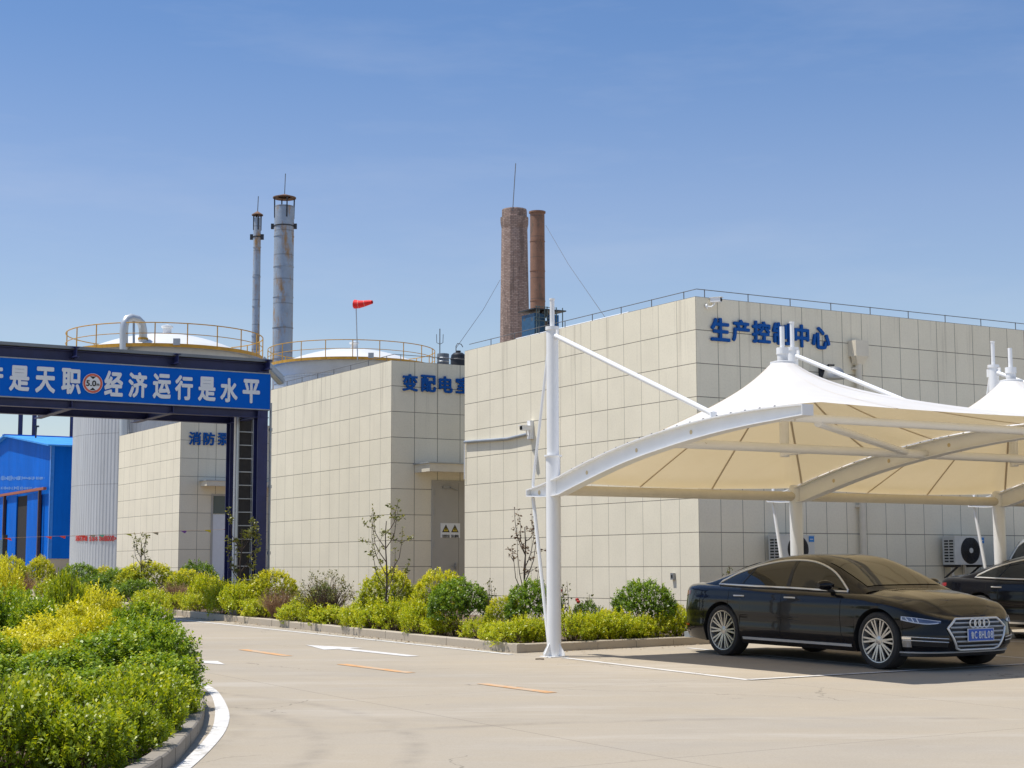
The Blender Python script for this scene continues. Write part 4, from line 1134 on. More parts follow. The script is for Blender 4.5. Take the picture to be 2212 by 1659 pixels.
# smooth the measured arch with a quadratic beyond the post
cf = np.polyfit(ss[2:], zs_[2:], 2)
SF = ss[-1]
def ztop(s):
    return float(np.polyval(cf, s)) if s > ss[2] else spl(ss[:3], [zs_[0], zs_[1], float(np.polyval(cf, ss[2]))], s)
def dep(s): return spl(ss, depth, s)
S0 = ss[0]
def make_beam():
    q = MB(); n = 36
    sv = list(np.linspace(S0, SF, n))
    T = [(s, ztop(s)) for s in sv]; Bm = [(s, ztop(s) - dep(s)) for s in sv]
    w = 0.012; fw = 0.085; ft = 0.014
    q.grid([[(-w, -s, z) for s, z in T], [(-w, -s, z) for s, z in Bm]]); q.grid([[(w, -s, z) for s, z in T], [(w, -s, z) for s, z in Bm]], flip=True)
    for L, o in ((T, -1), (Bm, 1)):
        a = [[(-fw, -s, z) for s, z in L], [(fw, -s, z) for s, z in L], [(fw, -s, z + o*ft) for s, z in L], [(-fw, -s, z + o*ft) for s, z in L], [(-fw, -s, z) for s, z in L]]
        q.grid(a)
    for e in (0, -1):
        q.box((-fw, -sv[e] - 0.006, Bm[e][1]), (fw, -sv[e] + 0.006, T[e][1]))
    for s in np.linspace(0.6, SF - 0.5, 17):
        for e in (-1, 1): q.lathe([(0, 0.001), (0.014, 0.001), (0.014, 0.012), (0, 0.02)], 8, (e*0.065, -s, ztop(s) - 0.004), m=1)
    return q.mesh('beam', [M_white, M_dark], 35, True)
beam_me = make_beam()
hole = MB()
for s in (0.9, 2.1, 3.3):
    z = ztop(s) - dep(s)*0.5; hole.lathe([(0, -0.014), (0.03, -0.014)], 12, (0, -s, z), axis='x')
hole.lathe([(0, -0.014), (0.035, -0.014)], 12, (0, 0.36, ztop(-0.36) - 0.09), axis='x')
hole_me = hole.mesh('beam_hole', plain('hole_cap_tan', (0.62, 0.50, 0.30), 0.6))
PH = AT(1188, 706, CO.y).z - CO.z; PT = AT(1191, 645, CO.y).z - CO.z; PC = AT(1190, 985, CO.y).z - CO.z
def make_post():
    q = MB(); q.lathe([(0.103, 0.0), (0.103, PC), (0.088, PC), (0.088, PH - 0.05), (0.10, PH - 0.05), (0.10, PH), (0.0, PH)], 24)
    me1 = q.mesh('post', M_white, 30)
    q = MB(); q.lathe([(0.034, PH), (0.034, PT), (0.0, PT)], 12); q.lathe([(0.034, PT - 0.02), (0.042, PT - 0.02), (0.042, PT), (0, PT + 0.004)], 12); me2 = q.mesh('mast_tip', M_white, 30)
    q = MB(); q.lathe([(0.103, PC - 0.01), (0.128, PC - 0.01), (0.128, PC + 0.012), (0.088, PC + 0.012)], 24)
    me3 = q.mesh('collar', M_white, 30)
    q = MB()
    q.box((-0.15, -0.15, -0.05), (0.15, 0.15, 0.012))
    for k in range(4):
        a = k*math.pi/2 + 0.3; dx, dy = math.cos(a), math.sin(a)
        q.prism([(dx*0.1 - dy*0.006, dy*0.1 + dx*0.006, 0.018), (dx*0.2 - dy*0.006, dy*0.2 + dx*0.006, 0.018), (dx*0.2 - dy*0.006, dy*0.2 + dx*0.006, 0.05), (dx*0.1 - dy*0.006, dy*0.1 + dx*0.006, 0.2)], (dy*0.012, -dx*0.012, 0))
    me4 = q.mesh('base_plate', M_white)
    return me1, me2, me3, me4
post_mes = make_post()
st_, rz_ = cp_st(1541, 899)
q = MB(); q.tube([(0, -0.08, PH - 0.14), (0, -st_, ztop(st_) + 0.05)], 0.036, 10)
for a, b in (((0, -0.08, PH - 0.14), 1), ((0, -st_, ztop(st_) + 0.05), -1)): q.lathe([(0, -0.03), (0.028, -0.02), (0.028, 0.02), (0, 0.03)], 10, a)
q.bar((0, -st_, ztop(st_)), (0, -st_, ztop(st_) + 0.08), 0.02, 0.09); q.box((-0.01, -0.16, PH - 0.2), (0.01, -0.085, PH - 0.06))
tie_me = q.mesh('tie_rod', M_white, 40)
q = MB(); tz = ztop(S0 + 0.1)
q.tube([(0, 0.07, PH - 0.12), (0, -S0 - 0.06, tz + 0.10)], 0.021, 8); q.tube([(0, -S0 - 0.06, tz - 0.14), (0, 0.13, 0.12)], 0.027, 8)
q.tube([(0, -S0 - 0.06, tz + 0.14), (0, -S0 - 0.06, tz - 0.2)], 0.02, 6); q.box((-0.012, 0.08, 0.0), (0.012, 0.17, 0.16)); q.box((-0.01, 0.085, PH - 0.2), (0.01, 0.15, PH - 0.06))
stay_me = q.mesh('back_stay', M_white, 40)
NB = 3
gslope = [gz((CO + V*(k*BAY)).y) - CO.z for k in range(NB + 1)]
for k in range(NB + 1):
    x = k*BAY
    for me in post_mes[:1]:
        po = link('post', me, cp); po.location = (x, 0, 0)
    for nm, me in (('mast_tip', post_mes[1]), ('collar', post_mes[2])):
        o = link(nm, me, po)
    o = link('base_plate', post_mes[3], po); o.location = (0, 0, gslope[k])
    be = link('beam', beam_me, cp); be.location = (x, 0, 0)
    link('beam_hole', hole_me, be)
    o = link('tie_rod', tie_me, cp); o.location = (x, 0, 0)
    o = link('back_stay', stay_me, cp); o.location = (x, 0, 0)
# purlins
sA, zA = cp_st(1480, 963); sA2 = 2.85
zA_ = ztop(sA2) - dep(sA2) - 0.0
q = MB()
q.tube([(0, -sA2, zA_ + 0.06), (NB*BAY, -sA2, zA_ + 0.06)], 0.062, 14); q.build('purlin', M_white, cp, smooth=50)
sB = SF - 0.45
q = MB(); q.tube([(0, -sB, ztop(sB) - 0.12), (NB*BAY, -sB, ztop(sB) - 0.12)], 0.052, 14); q.build('purlin', M_white, cp, smooth=50)
zE = ztop(0.12) - 0.155
q = MB(); q.tube([(0, 0.0, zE), (NB*BAY, 0.0, zE)], 0.075, 14); q.build('eave_tube', M_cream, cp, smooth=50)
# membrane
M_mem, nt, b = mat('membrane_fabric'); N = NT(nt)
f = N.noise(N.coord(), 0.9, 5.0, 0.6)
N.l(N.ramp(f, [(0.3, (0.80, 0.78, 0.74)), (0.7, (0.88, 0.87, 0.85))]), b.inputs['Base Color'])
b.inputs['Roughness'].default_value = 0.5; b.inputs['Specular IOR Level'].default_value = 0.3
wr = N.noise(N.map(N.coord(), (1, 1, 0.3)), 3.2, 5.0, 0.6); N.bump(wr, 0.25, 0.03, b)
tr = N.n('ShaderNodeBsdfTranslucent'); tr.inputs['Color'].default_value = (0.80, 0.60, 0.29, 1)
mx = N.n('ShaderNodeMixShader'); mx.inputs[0].default_value = 0.25
N.l(b.outputs[0], mx.inputs[1]); N.l(tr.outputs[0], mx.inputs[2]); N.l(mx.outputs[0], nt.nodes['Material Output'].inputs['Surface'])
M_seam, nt, b = mat('membrane_seam'); N = NT(nt)
b.inputs['Base Color'].default_value = (0.66, 0.58, 0.44, 1); b.inputs['Roughness'].default_value = 0.6
tr = N.n('ShaderNodeBsdfTranslucent'); tr.inputs['Color'].default_value = (0.55, 0.34, 0.12, 1)
mx = N.n('ShaderNodeMixShader'); mx.inputs[0].default_value = 0.2
N.l(b.outputs[0], mx.inputs[1]); N.l(tr.outputs[0], mx.inputs[2]); N.l(mx.outputs[0], nt.nodes['Material Output'].inputs['Surface'])
ZP = 4.36 - CO.z + 0.02
SC = 2.42                                                    # cone centre, distance in front of the posts
RING = 0.165
def membrane_mesh():
    nth, nr = 192, 34
    sb0, sb1 = -0.09, SF + 0.06
    hx = BAY/2 - 0.05
    # boundary: walk angles, hit the rectangle [-hx,hx] x [sb0,sb1] about (0, SC); corners pulled exactly
    bx, by = np.zeros(nth), np.zeros(nth)
    for i in range(nth):
        a = 2*math.pi*i/nth
        dx, ds = math.cos(a), math.sin(a)
        tt = []
        if abs(dx) > 1e-9: tt.append(hx/abs(dx))
        if ds > 1e-9: tt.append((sb1 - SC)/ds)
        if ds < -1e-9: tt.append((SC - sb0)/-ds)
        t = min(tt); bx[i], by[i] = dx*t, SC + ds*t
    bz = np.zeros(nth)
    for i in range(nth):
        s = by[i]; e = abs(bx[i])/hx
        z_side = ztop(min(s, SF)) + 0.02
        if s >= sb1 - 1e-6:                                   # front edge: slight sag and a curve inwards
            k = 1 - e*e; bz[i] = ztop(SF) + 0.03 - 0.015*k; by[i] -= 0.07*k
        elif s <= sb0 + 1e-6: bz[i] = ztop(sb0) + 0.02 - 0.05*(1 - e*e)
        else: bz[i] = z_side
    rb = np.hypot(bx, by - SC); th = np.arctan2(by - SC, bx)
    X = np.zeros((nr, nth)); Y = np.zeros((nr, nth)); Z = np.zeros((nr, nth))
    lam = np.linspace(0, 1, nr)
    for j in range(nr):
        rr = RING*(rb/RING)**lam[j]
        X[j] = rr*np.cos(th); Y[j] = SC + rr*np.sin(th)
        Z[j] = ZP*(1-lam[j]) + bz*lam[j]
    Z[0] = ZP; Z[-1] = bz
    # log-polar relaxation: a tensioned skin
    dl = np.log(rb/RING).mean()/(nr-1); dt = 2*math.pi/nth
    wx, wy = 1/dl**2, 1/dt**2
    for _ in range(1500):
        g_ = 0.95*dl/2                                        # stiffer warp threads towards the ring: a fuller cone
        Z[1:-1] = (wx*((1 - g_)*Z[2:] + (1 + g_)*Z[:-2]) + wy*(np.roll(Z, 1, 1)[1:-1] + np.roll(Z, -1, 1)[1:-1]))/(2*wx + 2*wy)
    q = MB()
    vs = [(X[j, i], -Y[j, i], Z[j, i]) for j in range(nr) for i in range(nth)]
    fs = [(j*nth+i, (j+1)*nth+i, (j+1)*nth+(i+1) % nth, j*nth+(i+1) % nth) for j in range(nr-1) for i in range(nth)]
    q.add(vs, fs, 0)
    for k in range(12):                                      # welded seams, radial, under the skin
        i = (k*16 + 8) % nth
        for j in range(2, nr-1):
            for dz in (-0.006, 0.004):
                p, p2 = np.array([X[j, i], -Y[j, i], Z[j, i] + dz]), np.array([X[j+1, i], -Y[j+1, i], Z[j+1, i] + dz])
                n = np.array([-(p2-p)[1], (p2-p)[0], 0]); n /= max(1e-6, np.linalg.norm(n)); n *= 0.015
                i2 = i
                q.add([p - n, p2 - n, p2 + n, p + n], [(0, 1, 2, 3)], 1 if dz < 0 else 0)
    return q.mesh('membrane', [M_mem, M_seam], 50, False), (X, Y, Z)
mem_me, MZ = membrane_mesh()
q = MB(); q.lathe([(RING + 0.01, ZP - 0.03), (RING + 0.012, ZP + 0.02), (RING - 0.03, ZP + 0.03)], 20); q.lathe([(0.075, ZP - 0.4), (0.075, ZP + 0.13), (0.085, ZP + 0.13), (0.085, ZP + 0.22), (0.0, ZP + 0.22)], 16)
q.lathe([(0.034, ZP + 0.2), (0.034, ZP + 0.52), (0.0, ZP + 0.52)], 12)
tip_me = q.mesh('cone_cap', M_white, 35)
q = MB(); q.lathe([(0.06, zA_ + 0.05), (0.06, ZP - 0.3)], 14); mast_me = q.mesh('flying_mast', M_white, 40)
for k in range(NB):
    x = (k + 0.5)*BAY
    m_ = link('membrane', mem_me, cp); m_.location = (x, 0, 0)
    o = link('cone_cap', tip_me, m_); o.location = (0, -SC, 0)
    q = MB(); q.tube([(x, -SC, ZP - 0.2), (x, -SC, zA_ - 0.02)], 0.066, 14); q.bar((x, -SC, zA_ + 0.03), (x, -sA2, zA_ + 0.03), 0.1, 0.06); q.build('flying_mast', M_white, cp, smooth=40)
    q = MB(); q.tube([(x - BAY/2 + 0.55, -sB, ztop(sB) - 0.17), (x + BAY/2 - 0.4, -sA2, zA_ + 0.08)], 0.05, 12); q.build('diagonal_brace', M_white, cp, smooth=40)

# ------------------------------------------------------------------ cars
M_paint, nt, b = mat('car_paint_black'); N = NT(nt)
b.inputs['Roughness'].default_value = 0.25; b.inputs['Specular IOR Level'].default_value = 0.12; b.inputs['Coat Weight'].default_value = 1.0; b.inputs['Coat IOR'].default_value = 1.32; b.inputs['Coat Roughness'].default_value = 0.03
oc = N.coord(); g_ = N.n('ShaderNodeNewGeometry'); sn = N.n('ShaderNodeSeparateXYZ'); N.l(g_.outputs['Normal'], sn.inputs[0])
du = N.noise(oc, 5.0, 6.0, 0.7)
k = N.math('MULTIPLY', N.math('MAXIMUM', N.math('SUBTRACT', sn.outputs[2], 0.35), 0.0), N.math('ADD', 0.005, N.math('MULTIPLY', du, 0.05)))
N.l(N.mix(k, (0.0045, 0.0045, 0.007), (0.36, 0.29, 0.20)), b.inputs['Base Color'])
N.l(N.math('ADD', 0.03, N.math('MULTIPLY', k, 0.5)), b.inputs['Coat Roughness'])
M_silver = plain('car_paint_silver', (0.42, 0.44, 0.46), 0.3, 0.6, var=0.02, coat=0.6)
M_satin, _nt, _b = mat('satin_trim'); _b.inputs['Base Color'].default_value = (0.80, 0.79, 0.76, 1); _b.inputs['Metallic'].default_value = 0.45; _b.inputs['Roughness'].default_value = 0.28
M_carglass, nt, b = mat('car_glass'); N = NT(nt)
b.inputs['Base Color'].default_value = (0.012, 0.013, 0.013, 1); b.inputs['Roughness'].default_value = 0.02; b.inputs['IOR'].default_value = 1.48; b.inputs['Coat Weight'].default_value = 0.25; b.inputs['Coat Roughness'].default_value = 0.02
M_screen, nt, b = mat('windscreen_glass'); N = NT(nt)
N.l(N.ramp(N.noise(N.coord(), 3.0, 5.0, 0.7), [(0.3, (0.020, 0.021, 0.017)), (0.7, (0.036, 0.036, 0.028))]), b.inputs['Base Color']); b.inputs['Roughness'].default_value = 0.05; b.inputs['IOR'].default_value = 1.5; b.inputs['Coat Weight'].default_value = 0.5; b.inputs['Coat Roughness'].default_value = 0.04
M_tyre = plain('tyre_rubber', (0.028, 0.026, 0.024), 0.8, var=0.25)
M_rim, _nt, _b = mat('alloy_rim'); _b.inputs['Base Color'].default_value = (0.56, 0.54, 0.51, 1); _b.inputs['Metallic'].default_value = 0.75; _b.inputs['Roughness'].default_value = 0.3
M_under = plain('underbody', (0.010, 0.010, 0.010), 0.85, var=0.2)
M_tail = plain('tail_lamp_red', (0.30, 0.006, 0.012), 0.12, var=0.1, coat=0.8)
M_headl = plain('headlamp_lens', (0.10, 0.12, 0.19), 0.08, 0.3, var=0.2, coat=1.0)
M_drl = plain('lamp_strip_pale', (0.62, 0.68, 0.80), 0.2, var=0.05, coat=0.5)
M_plate = plain('plate_blue', (0.015, 0.10, 0.48), 0.4, var=0.05)

class Car:
    def __init__(s, kind):
        s.kind = kind
        s.W = 0.955; s.xw = (1.564, -1.564); s.rw = 0.362; s.Ra = 0.408; s.zc = 0.362
        if kind == 'sedan':
            s.xf, s.xr = 2.40, -2.77
            s.zu = [(-2.79, 0.92), (-2.68, 0.985), (-2.3, 1.00), (-1.9, 0.995), (-1.0, 0.98), (0.0, 0.965), (0.9, 0.94), (1.3, 0.92), (1.8, 0.855), (2.1, 0.785), (2.29, 0.72), (2.40, 0.665)]
            s.roof = [(-2.12, 1.045), (-1.95, 1.09), (-1.72, 1.175), (-1.4, 1.285), (-1.0, 1.385), (-0.6, 1.437), (-0.2, 1.452), (0.15, 1.43), (0.45, 1.355), (0.8, 1.205), (1.1, 1.06), (1.24, 0.985)]
            s.dlo = [(-1.72, 1.035), (-1.6, 1.085), (-1.38, 1.175), (-1.05, 1.268), (-0.7, 1.335), (-0.35, 1.365), (0.0, 1.357), (0.25, 1.317), (0.5, 1.24), (0.7, 1.14), (0.87, 1.03), (0.93, 0.985)]
            s.crown = 0.075
        else:
            s.xf, s.xr = 2.35, -2.45
            s.zu = [(-2.45, 0.98), (-2.3, 1.05), (-1.0, 1.05), (0.0, 1.03), (0.9, 1.01), (1.5, 0.97), (2.1, 0.88), (2.35, 0.78)]
            s.roof = [(-2.40, 1.15), (-2.25, 1.45), (-2.1, 1.68), (-1.7, 1.79), (-1.0, 1.82), (-0.2, 1.80), (0.2, 1.70), (0.6, 1.45), (0.95, 1.18), (1.1, 1.06)]
            s.dlo = [(-2.15, 1.12), (-2.05, 1.50), (-1.7, 1.66), (-1.0, 1.70), (-0.3, 1.67), (0.1, 1.56), (0.4, 1.36), (0.65, 1.14), (0.72, 1.07)]
            s.crown = 0.08
        s.root = None
    def zup(s, x): return cubic(s.zu, x)
    def plan(s, x):
        """half width of the body at its widest height"""
        if x > 1.2: return s.W*max(0.0, 1 - abs((x-1.2)/(s.xf-1.2))**4.2)**(1/3.2)
        if x < -1.5: return s.W*max(0.0, 1 - abs((x+1.5)/(s.xr+1.5))**4.6)**(1/3.6)
        return s.W
    def xplan(s, y, front=True):
        k = min(1.0, abs(y)/s.W)
        if front: return 1.2 + (s.xf-1.2)*(1 - k**3.2)**(1/4.2)
        return -1.5 + (s.xr+1.5)*(1 - k**3.6)**(1/4.6)
    def inset(s, z, x, zu):
        d = 0.0
        if z < 0.42: d += 0.075*((0.42-z)/0.24)**1.7
        if z > 0.60: d += 0.050*((z-0.60)/0.38)**1.5
        if 0.44 < z < 0.62: d += 0.010*math.sin(math.pi*(z-0.44)/0.18)
        top = zu - z
        if top < 0.07: d += 0.055*(1 - top/0.07)**2.2
        if abs(z - 0.80) < 0.05 and -2.2 < x < 1.6: d -= 0.006*(1 - abs(z-0.80)/0.05)
        if x > 2.0 and z > 0.5: d += 0.12*((z-0.5)/0.25)**1.6*min(1, (x-2.0)/0.45)
        if x > 2.0 and z < 0.3: d += 0.05*((0.3-z)/0.1)*min(1, (x-2.0)/0.45)
        return d
    def zlow(s, x):
        z = 0.20 if x < 1.9 else 0.185
        if x < -2.0: z = 0.20 + 0.05*min(1, (-2.0-x)/0.6)
        for xw in s.xw:
            dx = abs(x - xw)
            if dx < s.Ra: z = max(z, s.zc + math.sqrt(s.Ra**2 - dx*dx))
        return z
    def columns(s):
        cols = []                                            # (x, y, nx, ny)
        yy = 0.80*s.W
        for y in np.linspace(0, yy, 16): cols.append((s.xplan(y), y))
        x1, x2 = s.xplan(yy), s.xplan(yy, False)
        xsn = list(np.arange(x1 - 0.02, x2 + 0.02, -0.028))
        for xw in s.xw:
            for e in (-1, 1): xsn += [xw + e*(s.Ra - 0.001), xw + e*(s.Ra - 0.012), xw + e*(s.Ra + 0.001)]
        for x in sorted(set(xsn), reverse=True): cols.append((x, s.plan(x)))
        for y in np.linspace(yy, 0, 14): cols.append((s.xplan(y, False), y))
        P = np.array(cols); T = np.gradient(P, axis=0)
        out = []
        for (x, y), t in zip(cols, T):
            L = math.hypot(*t) or 1; out.append((x, y, t[1]/L if False else -t[1]/L*-1, 0))
        res = []
        for i, (x, y) in enumerate(cols):
            a = P[max(0, i-1)]; b_ = P[min(len(P)-1, i+1)]
            t = b_ - a; L = np.linalg.norm(t) or 1; t = t/L
            n = np.array([t[1], -t[0]])                      # outward for a path front -> right... fixed below
            c_ = np.array([0.0, 0.0]) - P[i]
            if n @ (P[i] - np.array([np.clip(x, -1.4, 1.1), 0])) < 0: n = -n
            if i == 0: n = np.array([1.0, 0.0])
            if i == len(cols)-1: n = np.array([-1.0, 0.0])
            res.append((x, y, n[0], n[1]))
        return res
    def surf(s, x, y, nx, ny, z):
        zu = s.zup(x); d = s.inset(z, x, zu)
        return (x - nx*d, max(0.0, y - ny*d), z)
    def build_body(s, root, paint):
        NV = 26
        cols = s.columns(); s.cols = cols
        rowsL = []
        for (x, y, nx, ny) in cols:
            zl, zu = s.zlow(x), s.zup(x)
            col = []
            for j in range(NV):
                t = j/(NV-1); t = t + 0.12*math.sin(2*math.pi*t)/(2*math.pi)*0 ; t = 1-(1-t)**1.35
                z = zl + t*(zu - zl); col.append(s.surf(x, y, nx, ny, z))
            rowsL.append(col)
        q = MB()
        for sg in (1, -1):
            q.grid([[(p[0], sg*p[1], p[2]) for p in c_] for c_ in rowsL], 0, flip=(sg < 0))
        # bonnet, cowl and boot deck: bands between the left and right shoulder lines
        rows = []
        for c_, (x, y, nx, ny) in zip(rowsL, cols):
            p = c_[-1]; yw = p[1]; r = []
            cr = s.crown*(yw/0.87)**2
            for k_ in range(17):
                a = -1 + 2*k_/16
                bulge = 0.012*math.exp(-((abs(a)-0.62)/0.10)**2) if x > 0.9 else 0
                r.append((p[0], -a*yw, p[2] + cr*(1 - abs(a)**2.4) + bulge*(yw/0.87)))
            rows.append(r)
        q.grid(rows, 0)
        # wheel wells and floor
        for c_, c2 in zip(list(zip(rowsL, cols)), list(zip(rowsL, cols))[1:]):
            (ca, fa), (cb, fb) = c_, c2
            for sg in (1, -1):
                pa, pb = ca[0], cb[0]
                yi = lambda y: max(0.0, min(y, 0.60))
                q.add([(pa[0], sg*pa[1], pa[2]), (pb[0], sg*pb[1], pb[2]), (pb[0], sg*yi(pb[1]), pb[2]), (pa[0], sg*yi(pa[1]), pa[2])], [(0, 1, 2, 3)], 1)
        q.box((s.xr + 0.18, -0.62, 0.22), (s.xf - 0.20, 0.62, 0.62), 1)
        return q.build('body', [paint, M_under], root, smooth=38)
    # greenhouse
    def yb(s, x):
        zu = s.zup(x)
        return max(0.05, s.plan(x) - 0.085 - 0.05*max(0, -x - 1.2)**1.5 - 0.05*max(0, x - 0.4))
    def sec(s, x):
        zb, zr = s.zup(x) - 0.03, cubic(s.roof, x)
        return zb, zr
    def ys(s, x, z, m=5.0):
        zb, zr = s.sec(x); h = min(1.0, max(0.0, (z - zb)/max(1e-4, zr - zb)))
        return (s.yb(x) - 0.46*max(0, z - zb))*(1 - h**m)**(1/m)
    def top(s, x, f, m=5.0):
        """height and half width at fraction f of the section width"""
        zb, zr = s.sec(x); h = (1 - min(1, f)**m)**(1/m)
        z = zb + (zr - zb)*h
        return (s.yb(x) - 0.46*max(0, z - zb))*f, z - 0.018*f*f
    def build_cabin(s, root, paint):
        q = MB(); rows = []
        x0, x1 = s.roof[0][0], s.roof[-1][0]
        for x in np.concatenate([np.linspace(x0, x0 + 0.5, 12)[:-1], np.linspace(x0 + 0.5, x1 - 0.5, 40), np.linspace(x1 - 0.5, x1, 14)[1:]]):
            zb, zr = s.sec(x); half = []
            for h in np.linspace(0, 0.86, 12): half.append((s.ys(x, zb + h*(zr - zb)), zb + h*(zr - zb)))
            yf = (1 - 0.86**5)**(1/5)
            lasty = half[-1]
            for f in np.linspace(yf, 0, 13)[1:]:
                y, z = s.top(x, f); half.append((y, z + 0.018*f*f - 0.0))
            r = [(x, -y, z) for y, z in half] + [(x, y, z) for y, z in half[::-1][1:]]
            rows.append(r)
        q.grid(rows, 0)
        return q.build('cabin', paint, root, smooth=38)
    def side_glass(s, root, sg):
        q = MB(); cols = []
        xs2 = np.linspace(s.dlo[0][0], s.dlo[-1][0], 60)
        for x in xs2:
            z0 = s.zup(x) + 0.022; z1 = max(z0 + 0.002, cubic(s.dlo, x))
            cols.append([(x, sg*(s.ys(x, z0 + (z1 - z0)*t) + 0.007), z0 + (z1 - z0)*t) for t in np.linspace(0, 1, 9)])
        q.grid(cols, 0, flip=(sg > 0))
        w = q.build('side_window', M_carglass, root, smooth=60)
        lo = [Vector((c_[0][0], c_[0][1] + sg*0.004, c_[0][2])) for c_ in cols]; hi = [Vector((c_[-1][0], c_[-1][1] + sg*0.004, c_[-1][2])) for c_ in cols]
        t = MB(); t.tube(lo[::2] + [lo[-1]] + hi[::-2], 0.0145, 6, closed=True); t.build('chrome_trim', M_satin, w, smooth=60)
        t = MB()
        for xp, wd_, lean in ((-0.22, 0.035, -0.02), (-1.22, 0.014, 0.20)):
            pts = []
            for tt in np.linspace(0.02, 0.98, 8):
                z0 = s.zup(xp) + 0.022; xx = xp + lean*tt; z1 = cubic(s.dlo, xx)
                z = z0 + (z1 - z0)*tt; pts.append((xx, z))
            t.grid([[(x + e*wd_, sg*(s.ys(x, z) + 0.010), z) for x, z in pts] for e in (-1, 1)])
        t.build('pillar_cover', M_black, w, smooth=60)
    def screen(s, root, xa, xb, name, wfrac, m):
        q = MB(); rows = []
        for x in np.linspace(xa, xb, 14):
            r = []
            for f in np.linspace(-wfrac, wfrac, 15):
                y, z = s.top(x, abs(f)); zc = z + 0.018*f*f
                r.append((x + (0.004 if xa > 0 or xb > 0 else -0.004), math.copysign(y, f), zc + 0.007))
            rows.append(r)
        q.grid(rows)
        return q.build(name, m, root, smooth=60)
    def fp(s, y, z, off=0.004):
        """point on the nose, pushed off the surface"""
        a = abs(y); x = s.xplan(a)
        dy = 0.004; t = Vector((s.xplan(a + dy) - x, dy)) if a + dy < s.W else Vector((-1, 0))
        n = Vector((t.y, -t.x)).normalized()
        d = s.inset(z, x, 9.0) - off
        return Vector((x - n.x*d, math.copysign(max(0, a - n.y*d), y), z))
    def sp(s, x, z, off, sg):
        zu = s.zup(x); d = s.inset(z, x, zu); return Vector((x, sg*(s.plan(x) - d + off), z))

def wheel_mesh():
    t = MB(); r = 0.362
    t.lathe([(0.280, -0.115), (0.305, -0.128), (0.345, -0.122), (0.359, -0.10), (0.362, -0.05), (0.362, 0.05), (0.359, 0.10), (0.345, 0.122), (0.305, 0.128), (0.280, 0.115)], 56, axis='y')
    for off in (-0.045, 0.0, 0.045): t.lathe([(0.3625, off - 0.006), (0.3632, off), (0.3625, off + 0.006)], 48, axis='y')
    tyre = t.mesh('tyre', M_tyre, 35)
    q = MB()
    q.lathe([(0.244, -0.02), (0.268, -0.118), (0.281, -0.120), (0.283, -0.108)], 56, axis='y')
    for k in range(10):
        a = 2*math.pi*k/10
        for o_, tw in ((-0.085, -0.06), (0.085, 0.06)):
            a1, a2 = a + o_*0.8, a + o_*1.32
            p0 = Vector((0.055*math.cos(a + o_), -0.085, 0.055*math.sin(a + o_)))
            p1 = Vector((0.262*math.cos(a2), -0.102, 0.262*math.sin(a2)))
            q.bar(p0, p1, 0.023, 0.026, up=(0, 1, 0))
    q.lathe([(0.0, -0.104), (0.045, -0.102), (0.072, -0.092), (0.075, -0.06)], 24, axis='y')
    for k in range(5):
        a = 2*math.pi*(k+0.5)/5; q.lathe([(0, -0.1), (0.009, -0.1), (0.009, -0.09)], 8, (0.045*math.cos(a), -0.004, 0.045*math.sin(a)), axis='y')
    rim = q.mesh('rim', M_rim, 30)
    q = MB(); q.lathe([(0.0, -0.02), (0.18, -0.03), (0.18, 0.0), (0.28, 0.0)], 40, axis='y'); q.lathe([(0.28, 0.0), (0.28, -0.1)], 40, axis='y')
    disc = q.mesh('brake_disc', M_under, 30)
    return tyre, rim, disc
WM = wheel_mesh()
